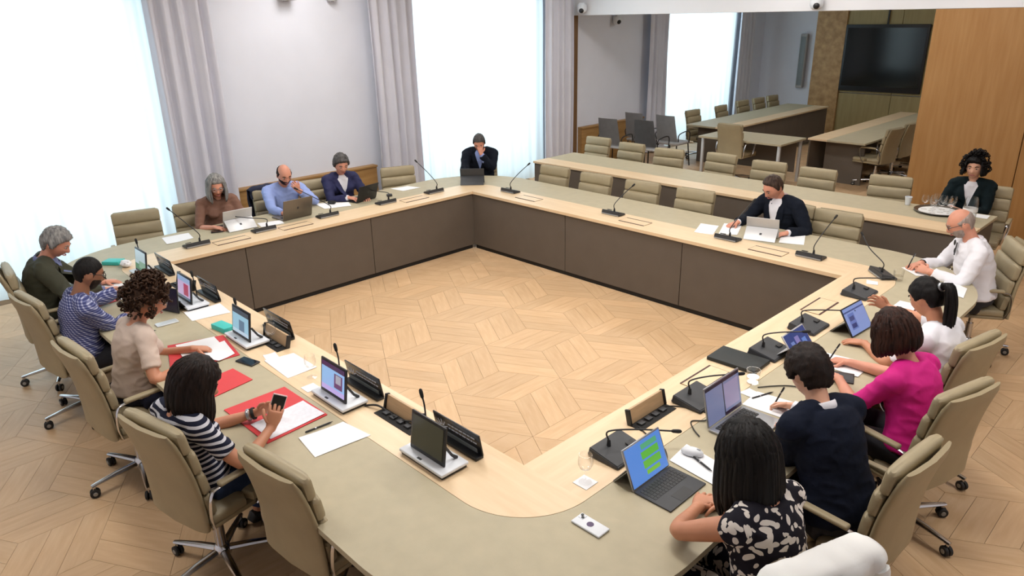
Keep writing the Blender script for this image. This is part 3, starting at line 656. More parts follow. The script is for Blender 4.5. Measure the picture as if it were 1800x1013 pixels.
def mic(x, y, rz, tip, label, bend=None, w=.25, d=.15):
    """tip in world coordinates"""
    t = tag(empty('desk_microphone', (x, y, H), rz), label, 'microphone', 'black gooseneck desk microphones'); iv = rotz(-rz); l = iv @ (V(tip)-V((x, y, H)))
    b = B(); o = [(-w/2, -d/2), (w/2, -d/2), (w/2, d/2), (-w/2, d/2)]
    lo = [b.bm.verts.new((px, py, .004)) for px, py in o]; hi = [b.bm.verts.new((px*.96, py*.93, .018 if py < 0 else .05)) for px, py in o]
    b.bm.faces.new(lo[::-1]); b.bm.faces.new(hi)
    for i in range(4): b.bm.faces.new((lo[i], lo[(i+1) % 4], hi[(i+1) % 4], hi[i]))
    bmesh.ops.bevel(b.bm, geom=b.bm.edges[:], offset=.004, segments=2, affect='EDGES')
    base = b.done('base', M('charcoal_plastic'), t)
    B().box((0, d/2+.002, .01), (w*.94, .006, .012), .002).done('rim', M('silver'), t)
    B().box((w*.28, -.02, .036), (.05, .03, .006), .002, rot=RX(12)).done('button', M('black_plastic'), base)
    B().tube([(-.03, d*.2, .036), (-.03, d*.2, .075)], [.012, .008], 10).done('socket', M('black_plastic'), base)
    m = bend if bend else tuple(V((-.03, d*.2, .07))*.45+l*.55+V((0, .02, .02)))
    gooseneck(t, [(-.03, d*.2, .07), (-.03, d*.22, .12)] + ([m] if bend else [tuple(V((-.03, d*.2, .10))*.5+l*.5+V((0, .025, .01)))]) + [tuple(l)]); return t
for (y, tip), lab in zip([(.38, (-.6, .28, 1.07)), (1.08, (-.66, .90, .87)), (1.83, (-.62, 1.66, 1.03)), (2.61, (-.62, 2.56, .87)), (3.33, (-.6, 3.30, 1.09))],
    ['microphone in front of the empty chair by the big window', 'microphone in front of the grey-haired woman', 'microphone in front of the man in the light blue shirt', 'microphone in front of the woman in navy', 'microphone left of the far table corner']): mic(-.33, y, R(270), tip, lab, w=.24, d=.12)
for (x, tip), lab in zip([(.38, (.46, 4.2, 1.05)), (1.98, (2.05, 4.2, 1.02)), (3.36, (3.46, 4.2, 1.08)), (4.17, (4.24, 4.2, 1.06))],
    ['microphone right of the far table corner', 'microphone alone in the middle of the empty back table', 'microphone beside the silver tablet of the dark-suited man', 'microphone before the empty chair right of the silver tablet']): mic(x, 3.97, R(180), tip, lab, w=.24, d=.12)
mic(4.80, 3.90, R(135), (4.52, 4.12, .98), 'microphone on the rounded corner before the bald man', w=.24, d=.13)
for (y, tip), lab in zip([(.40, (5.0, .62, .84)), (1.12, (5.0, 1.22, .93)), (1.96, (5.0, 2.02, .92)), (2.50, (5.02, 2.66, .87)), (3.36, (5.02, 3.30, .93))],
    ['microphone behind the tablet with the green list', 'microphone behind the silver laptop of the writing man', 'microphone between black folder and small tablet', 'microphone behind the tablet in front of the pink top', 'microphone left of the ponytailed woman, near the corner']): mic(4.83, y, R(90), tip, lab, w=.25, d=.19)
# flat things
def flat(name, pts, m, label, cat, z=H, th=.0025, group=None, curl=.004):
    pts = [V((p[0], p[1], 0)) for p in pts]; c = sum(pts, V())/len(pts); c.z = z
    b = B(); n = 5; g = []
    for i in range(n+1):
        for_row = []
        for j in range(n+1):
            u, v = i/n, j/n; p = (pts[0]*(1-u)+pts[1]*u)*(1-v) + (pts[3]*(1-u)+pts[2]*u)*v
            for_row.append(p)
        g.append(for_row)
    rr = random.Random(hash((round(c.x, 3), round(c.y, 3))) % 999); ph = rr.uniform(0, 6)
    def zz(i, j): return th + curl*((i/n-.5)**2+(j/n-.5)**2)*2*(.5+.5*math.sin(ph+i+j*.7))
    top = [[b.bm.verts.new((g[i][j].x-c.x, g[i][j].y-c.y, zz(i, j))) for j in range(n+1)] for i in range(n+1)]
    bot = [[b.bm.verts.new((g[i][j].x-c.x, g[i][j].y-c.y, max(0.0003, zz(i, j)-th))) for j in range(n+1)] for i in range(n+1)]
    for i in range(n):
        for j in range(n):
            b.bm.faces.new((top[i][j], top[i+1][j], top[i+1][j+1], top[i][j+1])); b.bm.faces.new((bot[i][j], bot[i][j+1], bot[i+1][j+1], bot[i+1][j]))
    per = [(i, 0) for i in range(n)]+[(n, j) for j in range(n)]+[(n-i, n) for i in range(n)]+[(0, n-j) for j in range(n)]
    for a, d in zip(per, per[1:]+per[:1]): b.bm.faces.new((top[a[0]][a[1]], bot[a[0]][a[1]], bot[d[0]][d[1]], top[d[0]][d[1]]))
    o = b.done(name, m, None, (c.x, c.y, z), ang=40); return tag(o, label, cat, group)
pa, pp = M('paper'), M('paper_print')
def paper(pts, label, z=H, m=None): return flat('paper_sheet', pts, m or pa, label, 'paper', z, .0015)
paper([(1.34, -.39), (1.36, -.12), (1.60, -.14), (1.55, -.41)], 'white sheet between the lilac screen unit and the teal box')
paper([(2.56, -.35), (2.59, -.16), (2.89, -.16), (2.89, -.36)], 'white sheet on the wood beside the black phone')
paper([(2.48, -.32), (2.49, -.24), (2.575, -.255), (2.565, -.335)], 'small white slip beside the blue screen unit')
paper([(3.55, -.65), (3.58, -.40), (3.80, -.37), (3.77, -.68)], 'white sheet with a pen, before the blank dark screen')
flat('paper_folder', [(1.86, -.70), (1.97, -.36), (2.36, -.42), (2.30, -.84)], M('red_folder'), 'red folder under the open papers of the curly-haired woman', 'folder', th=.004, curl=0)
paper([(1.90, -.66), (1.96, -.42), (2.15, -.44), (2.12, -.70)], 'open white sheet lying on the red folder, left one', H+.005)
paper([(2.12, -.66), (2.08, -.40), (2.33, -.44), (2.36, -.56)], 'open white sheet lying on the red folder, right one', H+.007)
flat('paper_folder', [(2.52, -.54), (2.75, -.52), (2.80, -.82), (2.56, -.84)], M('red_folder'), 'closed red folder half hidden behind the striped woman', 'folder', th=.005, curl=0)
flat('paper_folder', [(2.98, -.80), (2.98, -.43), (3.45, -.42), (3.48, -.79)], M('red_folder'), 'open red folder in front of the striped woman', 'folder', th=.005, curl=0)
paper([(3.22, -.44), (3.44, -.43), (3.46, -.76), (3.25, -.77)], 'white sheet on the open red folder', H+.0065, pp)
flat('paper_folder', [(.38, -.86), (.40, -.52), (.68, -.50), (.72, -.84)], M('red_folder'), 'red folder in front of the man in the checked shirt', 'folder', th=.004, curl=0)
paper([(.60, -.66), (.60, -.56), (.70, -.56), (.71, -.66)], 'small white card on the red folder by the checked shirt', H+.005)
paper([(.12, -.72), (.14, -.50), (.36, -.50), (.36, -.74)], 'white sheet in front of the man in the green jacket')
paper([(5.05, .52), (5.03, .70), (5.27, .66), (5.34, .49)], 'white sheet under the computer mouse')
paper([(5.02, 1.44), (5.03, 1.25), (5.36, 1.27), (5.37, 1.48)], 'white sheet the dark-suited man writes on')
paper([(4.95, 1.36), (4.97, 1.44), (5.05, 1.43), (5.03, 1.35)], 'small white note beside the water glass')
paper([(5.04, 2.19), (5.06, 2.02), (5.36, 2.00), (5.35, 2.23)], 'white sheet the woman in pink writes on')
paper([(5.10, 3.10), (5.10, 3.42), (5.32, 3.42), (5.34, 3.10)], 'white sheet before the ponytailed woman')
paper([(4.84, 4.20), (5.00, 4.06), (5.16, 4.22), (5.00, 4.36)], 'white sheet under the hands of the bald man')
paper([(5.20, 4.14), (5.38, 4.02), (5.42, 3.78), (5.22, 3.86)], 'white sheets at the table edge behind the ponytail')
paper([(4.75, 3.70), (4.83, 3.72), (4.86, 3.64), (4.78, 3.62)], 'small white card beside the corner microphone')
paper([(-.86, .24), (-.83, .50), (-.60, .46), (-.58, .19)], 'white sheet before the empty chair by the big window')
paper([(-.64, 1.16), (-.56, 1.40), (-.42, 1.36), (-.46, 1.12)], 'white sheet between the two laptops near the white wall')
paper([(-.94, 2.02), (-.70, 2.34), (-.52, 2.26), (-.64, 1.98)], 'white sheet in front of the woman in navy')
paper([(-.90, 3.08), (-.86, 3.32), (-.66, 3.38), (-.68, 3.12)], 'white sheet before the empty chair right of the woman in navy')
paper([(3.00, 3.95), (2.88, 4.26), (3.06, 4.31), (3.18, 4.00)], 'white sheet left of the silver tablet, nearest the edge')
paper([(3.21, 4.05), (3.05, 4.43), (3.22, 4.48), (3.36, 4.14)], 'white sheet under the hand of the man at the silver tablet')
paper([(3.77, 4.17), (3.65, 4.48), (3.85, 4.55), (3.97, 4.26)], 'white sheet right of the silver tablet')
paper([(4.74, 6.30), (4.74, 6.44), (4.92, 6.46), (4.93, 6.31)], 'white sheet at the right end of the second row table')
# folders, cards, phones
def slab(name, x, y, rz, size, m, label, cat, z=H, bev=.004, extra=None):
    t = tag(empty(name, (x, y, z), rz), label, cat); B().box((0, 0, size[2]/2), size, bev, 3).done('body', m, t)
    if extra: extra(t, size)
    return t
def screen_top(m):
    def f(t, s): B().box((0, 0, s[2]), (s[0]*.92, s[1]*.92, .001)).done('display', m, t, smooth=False)
    return f
slab('teal_box', 1.87, -.315, R(8), (.17, .085, .035), M('teal_card'), 'teal box beside the blue screen unit', 'box', extra=lambda t, s: B().box((0, 0, s[2]), (s[0]*.98, s[1]*.98, .006), .002).done('lid', M('teal_card'), t))
slab('teal_box', -.34, -.37, R(40), (.16, .11, .03), M('teal_card'), 'teal box at the left corner of the table', 'box', extra=lambda t, s: B().box((0, 0, s[2]), (s[0]*.98, s[1]*.98, .006), .002).done('lid', M('teal_card'), t))
slab('mobile_phone', 2.495, -.43, R(15), (.155, .072, .009), M('black_plastic'), 'black phone lying beyond the striped woman', 'phone', extra=screen_top(mat('phone_glass', (20, 24, 30), .15)))
slab('mobile_phone', 1.455, -.555, R(88), (.15, .072, .009), M('white_plastic'), 'white phone beside the curly-haired woman', 'phone', extra=screen_top(mat('phone_pale', (196, 204, 208), .3)))
def cams(t, s):
    b = B().box((-.056, .016, s[2]+.001), (.026, .03, .003), .001).done('camera_island', M('white_plastic'), t)
    for x, y in ((-.062, .022), (-.05, .01)): B().lathe([(0, .004), (.007, .004), (.007, 0), (0, 0)], (x, y, s[2]+.001), 10).done('camera_lens', M('black_plastic'), b)
    B().lathe([(0, .001), (.016, .001), (.016, 0), (0, 0)], (.0, .0, s[2]), 14).done('emblem', mat('emblem_purple', (70, 46, 92), .4), t)
slab('mobile_phone', 5.085, -.12, R(0), (.155, .075, .010), M('white_plastic'), 'white phone with dark round emblem at the near table corner', 'phone', extra=cams)
slab('leather_folder', 4.745, 1.71, R(2), (.32, .21, .022), M('black_leather'), 'black leather folder on the wood of the right table', 'folder', extra=lambda t, s: B().box((0, 0, s[2]), (s[0]*.99, s[1]*.99, .004), .002).done('cover', M('black_leather'), t))
slab('keyboard_cover', 5.28, 1.93, R(20), (.16, .13, .008), M('black_plastic'), 'dark tablet cover beside the hand of the woman in pink', 'tablet cover', extra=lambda t, s: B().box((0, 0, s[2]), (s[0]*.9, s[1]*.6, .002)).done('key_field', M('charcoal_plastic'), t))
slab('spectacle_case', -.78, 2.16, R(30), (.09, .06, .035), M('black_matte'), 'small black case on the sheet of the woman in navy', 'case', bev=.015, extra=lambda t, s: B().box((0, 0, .02), (.091, .061, .003), .001).done('seam', M('charcoal_plastic'), t), z=H+.003)
slab('spectacle_case', -.58, 2.84, R(60), (.07, .05, .03), M('charcoal_plastic'), 'dark puck between the black laptop and the white sheet', 'case', bev=.012, extra=lambda t, s: B().box((0, 0, .018), (.071, .051, .003), .001).done('seam', M('black_plastic'), t))
slab('mobile_phone', -.64, .72, R(70), (.12, .06, .012), M('black_plastic'), 'black phone in front of the grey-haired woman', 'phone', extra=screen_top(M('phone_glass')))
def pen(a, b, label, z=H+.006, m='black_plastic'):
    a, b = V((*a, 0)), V((*b, 0)); d = (b-a).normalized(); c = (a+b)/2; t = tag(empty('pen', (c.x, c.y, z)), label, 'pen'); h = (b-a).length/2
    B().tube([d*-h, d*(-h+.004), d*(h-.02), d*h], [.003, .0048, .0048, .0012], 8).done('barrel', M(m), t); B().tube([d*-h*.3, d*-h*.2], .0053, 8).done('ring', M('silver'), t)
    B().box(tuple(d*-h*.6+V((0, 0, .006))), (.004, .004, .003)).done('clip', M('silver'), t)
pen((3.53, -.60), (3.54, -.44), 'black pen beside the sheet before the blank dark screen'); pen((5.12, .62), (5.25, .575), 'black pen beside the computer mouse', H+.009)
pen((5.04, 1.34), (5.09, 1.49), 'black pen beside the small white note'); pen((1.47, -.76), (1.54, -.66), 'short black pen beside the curly-haired woman')
t = tag(empty('computer_mouse', (5.10, .64, H+.003), R(20)), 'white computer mouse on the sheet of the floral dress woman', 'mouse')
B().sph((0, 0, .012), 1, 18, 10, fn=lambda d: V((d.x*.056, d.y*.032, max(-.011, d.z*.024)))).done('shell', M('white_plastic'), t); B().box((.03, 0, .034), (.02, .006, .006), .002).done('wheel', M('silver'), t)
t = tag(empty('paper_tissue', (-.16, -.32, H)), 'crumpled white tissue beside the first screen unit', 'tissue')
rt = random.Random(4); B().sph((0, 0, .03), 1, 18, 12, fn=lambda d: V((d.x*.06, d.y*.045, d.z*.03))*(1+.35*noise.noise(d*3.1))).done('tissue', M('paper'), t)
# laptops and tablets: sitter at -y, hinge line at y = 0
def laptop(x, y, rz, w, d, h, tilt, body, m, label, keys='black_plastic', z=H):
    t = tag(empty('laptop', (x, y, z), rz), label, 'laptop'); bm_ = M(body)
    b = B().box((0, -d/2, .008), (w, d, .014), .004, 3).done('base', bm_, t)
    k = B()
    for r_ in range(5):
        for c in range(12): k.box((-w*.42+w*.84*(c+.5)/12, -.03-.019*r_, .0165), (w*.84/12*.82, .0155, .003))
    o = k.done('keyboard', M(keys), b, smooth=False); o['kind'] = 'stuff'
    B().box((0, -d+.055, .0155), (w*.36, .07, .001)).done('touchpad', M('charcoal_plastic') if body != 'silver_light' else M('silver'), b, smooth=False)
    s = B().box((0, 0, h/2), (w, .007, h), .003).done('lid', bm_, t, (0, .004, .014)); s.rotation_euler = (R(-tilt), 0, 0)
    q = B().box((0, 0, 0), (w*.95, .002, h*.93)).done('display', m, s, (0, -.0042, h/2), smooth=False)
    B().box((0, .0042, h*.52), (.022, .001, .026), .0004).done('emblem', M('charcoal_plastic'), s); return t
def tablet(x, y, rz, w, h, tilt, body, m, label, kb=0, kick=.13):
    t = tag(empty('tablet_computer', (x, y, H), rz), label, 'tablet')
    if kb:
        b = B().box((0, -kb/2, .004), (w, kb, .007), .003).done('keyboard_cover', M('charcoal_plastic'), t); k = B()
        for r_ in range(5):
            for c in range(12): k.box((-w*.44+w*.88*(c+.5)/12, -.028-.018*r_, .008), (w*.88/12*.84, .0148, .002))
        o = k.done('keys', M('black_plastic'), b, smooth=False); o['kind'] = 'stuff'
        B().box((0, -kb+.035, .0078), (.1, .055, .001)).done('touchpad', M('black_plastic'), b, smooth=False)
    s = B().box((0, 0, h/2), (w, .009, h), .003).done('body', M(body), t, (0, .005, .004)); s.rotation_euler = (R(-tilt), 0, 0)
    B().box((0, 0, 0), (w*.94, .002, h*.92)).done('display', m, s, (0, -.0052, h/2), smooth=False)
    a = V((0, .012+math.sin(R(tilt))*h*.52, math.cos(R(tilt))*h*.52)); e = V((0, a.y+kick*.72, .003)); dv = e-a
    q = Matrix((V((1, 0, 0)), dv.cross(V((1, 0, 0))).normalized(), dv.normalized())).transposed()
    kk = B().box((0, 0, dv.length/2), (w*.97, .004, dv.length), .0015).done('kickstand', M(body), t, a); kk.rotation_euler = q.to_euler()
    B().box((0, -.0026, dv.length*.5), (.022, .001, .022)).done('emblem', M('charcoal_plastic'), kk, smooth=False); B().box((0, .0026, dv.length*.5), (.022, .001, .022)).done('emblem', M('charcoal_plastic'), kk, smooth=False)
    return t
tablet(5.08, .335, R(90), .285, .20, 22, 'silver', S6, 'tablet with keyboard showing a green list on blue', .20, .10)
laptop(5.045, 1.05, R(90), .345, .235, .22, 12, 'silver', S7, 'silver laptop with two grey pages, beside the writing man')
tablet(5.03, 2.05, R(90), .275, .19, 38, 'silver_light', S8, 'small tablet with dark blue tiles, before the woman in pink', 0, .12)
tablet(5.13, 2.66, R(86), .285, .20, 32, 'black_plastic', S9, 'tablet with pale blue page on a black stand, before the ponytailed woman', 0, .13)
laptop(-.50, 1.56, R(272), .355, .24, .225, 16, 'space_grey', S5, 'grey-brown laptop in front of the man in light blue', z=H)
tablet(-.66, .95, R(268), .31, .21, 18, 'silver_light', S5, 'pale silver tablet on a stand before the grey-haired woman', .2, .15)
laptop(-.60, 2.52, R(280), .31, .22, .20, 20, 'black_plastic', S5, 'black laptop in front of the woman in navy')
tablet(3.56, 4.26, R(196), .30, .205, 18, 'silver_light', S5, 'silver tablet on its stand at the back right table', .2, .17)
tablet(-.36, 4.0, R(225), .31, .20, 14, 'charcoal_plastic', S5, 'dark tablet on its stand before the man at the far corner', .0, .15)
tablet(1.22, -.47, R(20), .26, .19, 6, 'black_plastic', mat('display_dark', (34, 30, 56), .25), 'dark upright tablet beside the curly-haired woman', 0, .10)
# glasses, tray, cup
def wine_glass(x, y, z, label, group=None, s=1.0, up=True, proto=[]):
    if proto: t = dup(proto[0], (x, y, z), rnd.uniform(0, 6))
    else:
        t = empty('wine_glass', (x, y, z)); proto.append(t)
        B().lathe([(.031, .0), (.031, .002), (.006, .006), (.0035, .012), (.0035, .062), (.006, .066)], n=16).done('stem', M('glass'), t)
        B().lathe([(.005, .066), (.026, .078), (.036, .10), (.036, .12), (.031, .152), (.0298, .152), (.0345, .12), (.0345, .10), (.025, .080), (.003, .0685)], n=18).done('bowl', M('glass'), t)
    for k in ('label', 'group', 'category'):
        if k in t: del t[k]
    t.scale = (s, s, s); return tag(t, label, 'glass', group)
def coaster(x, y, label): 
    o = B().box((0, 0, .0015), (.085, .085, .003), .001, 1).done('coaster', M('paper'), None, (x, y, H), smooth=False); tag(o, label, 'coaster'); return o
coaster(4.87, .10, 'white square coaster at the near right corner'); wine_glass(4.87, .10, H+.003, 'wine glass on the white coaster at the near right corner')
coaster(3.10, -.325, 'white coaster behind the open red folder'); wine_glass(2.985, -.25, H, 'wine glass behind the violet screen unit'); wine_glass(2.36, -.19, H, 'wine glass beside the blue screen unit')
def tumbler(x, y, label):
    t = tag(empty('water_glass', (x, y, H)), label, 'glass'); B().lathe([(0, 0), (.034, 0), (.040, .085), (.0385, .085), (.033, .006), (0, .006)], n=20).done('tumbler', M('glass'), t); B().lathe([(0, .0395), (.0345, .0395), (.0345, .0405), (0, .0405)], n=20).done('water', M('water'), t)
tumbler(4.945, 1.52, 'glass of water beside the black folder'); tumbler(4.93, 3.86, 'glass of water beside the corner microphone')
TX, TY = 4.48, 6.30
t = tag(empty('serving_tray', (TX, TY, H)), 'round steel tray on the second row table', 'tray')
B().lathe([(0, 0), (.20, 0), (.225, .018), (.235, .018), (.232, .022), (.218, .022), (.195, .005), (0, .005)], n=36).done('tray_dish', M('steel_tray'), t)
B().lathe([(0, .005), (.19, .006), (.19, .009), (0, .010)], n=30).done('cloth', M('white_cloth'), t)
k = 0
for i in range(10):
    a = R(36*i+10); r_ = .14 if i % 2 else .075
    wine_glass(TX+r_*math.cos(a), TY+r_*math.sin(a), H+.010, 'clean wine glass standing on the steel tray', 'wine glasses on the steel tray')
t = tag(empty('paper_cup', (4.14, 6.40, H)), 'white paper cup near the tray', 'cup'); B().lathe([(0, 0), (.025, 0), (.036, .088), (.037, .09), (.034, .09), (.024, .004), (0, .004)], n=20).done('cup_body', M('white_plastic'), t); B().lathe([(.0365, .086), (.039, .088), (.0365, .091)], n=20).done('rim', M('white_plastic'), t)
t = tag(empty('water_jug', (4.80, 6.16, H)), 'clear jug with a white band beside the tray', 'jug')
B().lathe([(0, 0), (.055, 0), (.062, .02), (.066, .12), (.060, .2), (.048, .235), (.046, .235), (.058, .2), (.063, .12), (.059, .02), (0, .008)], n=22).done('jug_body', M('glass'), t); B().lathe([(.0665, .09), (.0672, .09), (.0665, .125), (.066, .125)], n=22).done('band', M('paper'), t)
B().lathe([(0, .009), (.058, .02), (.062, .085), (0, .085)], n=20).done('water', M('water'), t)
# cables
def cable(pts, label, r=.0035): 
    o = B().tube(spline(pts, 7), r, 7).done('cable', M('rubber'), None); tag(o, label, 'cable'); return o
z = H+.005
cable([(4.74, .94, z), (4.82, 1.0, z), (4.93, 1.03, z), (4.98, .96, z), (4.93, .90, z), (4.98, .84, z), (5.04, .80, z)], 'thin black cable curling from the open flap at right')
cable([(4.76, .66, z), (4.86, .62, z), (4.98, .58, z), (5.05, .50, z)], 'thin black cable running to the tablet with the green list')
cable([(3.52, -.22, z), (3.60, -.19, z+.02), (3.68, -.17, z), (3.76, -.19, z+.01)], 'thick black cable from the violet screen unit into the open flap', .006)
cable([(3.80, -.18, z), (3.92, -.16, z+.03), (4.02, -.18, z+.01), (4.06, -.22, z)], 'black cable from the open flap to the blank dark screen', .005)
cable([(2.32, -.24, z), (2.26, -.20, z+.02), (2.22, -.18, z)], 'black cable from the blue screen unit into the open flap', .005)
cable([(5.0, 1.48, z), (5.06, 1.56, z), (5.12, 1.62, z), (5.20, 1.66, z)], 'dark cable beside the water glass on the right table')
# ------------------------------------------------------------------ next room: chairs
for (x, y, f), lab in zip([(-1.42, 10.75, 0), (-1.35, 11.7, 5), (-1.45, 12.75, 0), (-1.42, 13.4, 0), (-1.40, 14.0, 0)],
    ['chair at the near end of the long table by the next room window', 'second chair along the next room window', 'third chair along the next room window side', 'fourth chair along the next room window side', 'last chair along the next room window side']): chair_b(LO, x, y, f, lab)
chair_b((.97, .04), .46, 8.95, 88, 'chair seen from behind at the short table of the next room')
for (x, y, f), lab in zip([(2.62, 10.35, 172), (2.62, 11.1, 176), (2.66, 12.0, 178), (2.66, 13.0, 180)],
    ['nearest chair beside the wooden panel under the television', 'second chair beside the wooden panel under the television', 'third chair beside the wooden panel under the television', 'farthest chair beside the wooden panel under the television']): chair_b((.97, .0), x, y, f, lab)
def grey_chair():
    t = empty('stacking_chair')
    B().box((0, 0, .45), (.44, .46, .05), .02, 3).done('seat', M('pale_grey_leather'), t)
    b = B(); g = []
    for i in range(9):
        z = .5+.48*i/8; g.append([(-.21-.10*i/8-.02*math.cos((j/8-.5)*3), (-.23+.46*j/8)*(1-.12*i/8), z) for j in range(9)])
    b.sheet(g); bmesh.ops.solidify(b.bm, geom=b.bm.faces[:], thickness=.03); b.done('backrest', M('pale_grey_leather'), t)
    for sx in (-1, 1):
        for sy in (-1, 1): B().tube([(sx*.19, sy*.2, .44), (sx*.23, sy*.23, .0)], .012, 8).done('leg', M('dark_metal'), t)
    for s in (-1, 1): B().tube(spline([(-.2, s*.24, .5), (-.2, s*.26, .64), (.12, s*.26, .66), (.16, s*.24, .45)], 4), .010, 8).done('armrest', M('black_plastic'), t)
    return t
gc = grey_chair()
for i, ((x, y, f), lab) in enumerate(zip([(-1.72, 8.75, 95), (-1.05, 8.95, 92), (-1.78, 9.65, 90), (-1.10, 9.7, 90)],
    ['grey chair at left beside the wooden wall box in the next room', 'grey chair in front of the drape, nearer one', 'grey chair behind the leftmost grey chair', 'grey chair in front of the drape, farther one'])):
    o = gc if i == 0 else dup(gc, (0, 0, 0)); o.location = (x, y, 0); o.rotation_euler = (0, 0, R(f)); tag(o, lab, 'chair')
# ------------------------------------------------------------------ people
WORK = bpy.data.scenes.new('work')          # an empty side scene, so that melting one body does not re-evaluate the room
def remesh(b, voxel, smooth=3, disp=None):
    """melt the overlapping closed shapes of b into one continuous skin"""
    me = bpy.data.meshes.new('tmp'); bmesh.ops.recalc_face_normals(b.bm, faces=b.bm.faces[:]); b.bm.to_mesh(me); b.bm.free()
    o = bpy.data.objects.new('tmp', me); WORK.collection.objects.link(o)
    m = o.modifiers.new('r', 'REMESH'); m.mode = 'VOXEL'; m.voxel_size = voxel
    if smooth: s = o.modifiers.new('s', 'SMOOTH'); s.factor = .5; s.iterations = smooth
    vl = WORK.view_layers[0]; vl.update(); dg = vl.depsgraph; out = bpy.data.meshes.new_from_object(o.evaluated_get(dg))
    bpy.data.objects.remove(o); bpy.data.meshes.remove(me)
    for p in out.polygons: p.use_smooth = True
    return out
def sm(a, b, x): t = max(0, min(1, (x-a)/(b-a))); return t*t*(3-2*t)
def gs(x, c, s): return math.exp(-((x-c)/s)**2)
def head_pt(d, female=False, jaw=1.0):
    """direction to a point of the face and skull; x forward, y left, z up, centre between the ears"""
    p = V((d.x*.098, d.y*.076, d.z*.118))
    k = max(0, -p.z/.118)
    p.y *= 1-.30*k*k*(1.1 if female else 1)*jaw
    if p.x < 0: p.x *= 1-.45*k
    else: p.x *= 1-.10*k*k
    if p.z > 0: p.x -= .006*(p.z/.118)
    if d.x > 0:
        f = sm(.1, .6, d.x)
        p.x += f*(.006*gs(p.z, .028, .014)*gs(p.y, 0, .05) - .010*(gs(p.y, .032, .017)+gs(p.y, -.032, .017))*gs(p.z, .008, .014))
        h = .026*sm(.018, -.030, p.z)*sm(-.050, -.034, p.z)
        p.x += f*h*gs(p.y, 0, .0105+.004*sm(0, -.03, p.z)) + f*.005*gs(p.z, -.064, .010)*gs(p.y, 0, .026) + f*.009*gs(p.z, -.098, .018)*gs(p.y, 0, .025) - f*.003*gs(p.z, -.082, .007)*gs(p.y, 0, .03)
        p.x += f*.004*(gs(p.y, .045, .016)+gs(p.y, -.045, .016))*gs(p.z, -.020, .016)
    return p
def frame(yaw, pitch=0, roll=0):
    return Matrix.Rotation(yaw, 3, 'Z') @ Matrix.Rotation(pitch, 3, 'Y') @ Matrix.Rotation(roll, 3, 'X')
def ik(S, Wt, a, b, pole):
    d = Wt-S; l = d.length; mx = (a+b)*.995
    if l > mx: d = d*(mx/l); l = mx
    Wt = S+d; u = d.normalized(); x = (a*a-b*b+l*l)/(2*l); h = math.sqrt(max(0, a*a-x*x)); q = V(pole); q = q-u*q.dot(u); q = q.normalized() if q.length > 1e-6 else u.orthogonal()
    return S+u*x+q*h, Wt
def fingers(b, wr, d, n, side, curl, spread=1.0, thumb=.6, k=1.0):
    """four fingers and a thumb rooted in the palm; d = along the hand, n = out of the palm, side = +1 if the thumb lies on d x n"""
    s = d.cross(n).normalized()*side
    for i in range(4):
        off = (.030, .010, -.010, -.029)[i]*k; ln = (.068, .077, .071, .056)[i]*k; root = wr+d*(.082, .088, .085, .076)[i]*k+s*off
        dd = (d+s*(.16, .05, -.06, -.18)[i]*spread).normalized(); pts = [root-dd*.02*k, root]; r = [.0092*k, .0092*k]; c = curl[i] if isinstance(curl, (list, tuple)) else curl
        nn = (n-dd*n.dot(dd)).normalized(); ang = 0; p = root
        for fr, rr, ca in ((.46, .0083, .8), (.30, .0074, 1.0), (.24, .0058, .7)):
            ang += c*ca; q = dd*math.cos(ang)+nn*math.sin(ang); p = p+q*ln*fr; pts.append(p); r.append(rr*k)
        pts.append(p+q*.004*k); r.append(.003*k)
        b.tube(pts, r, 8, side=s)
    root = wr+d*.028*k+s*.026*k; td = (d*.62+s*.70*thumb/.6+n*.38).normalized(); t2 = (td*.7+d*.5-s*.15+n*.25).normalized()
    b.tube([root-td*.012*k, root, root+td*.036*k, root+td*.036*k+t2*.03*k, root+td*.036*k+t2*.036*k], [.012*k, .0125*k, .0098*k, .0078*k, .003*k], 8)
SPRO = [(-.14, .12, .105), (-.06, .172, .135), (.06, .178, .142), (.26, .158, .122), (.46, .152, .116), (.66, .168, .118), (.80, .172, .108), (.90, .150, .092), (.97, .10, .078)]
class P: pass
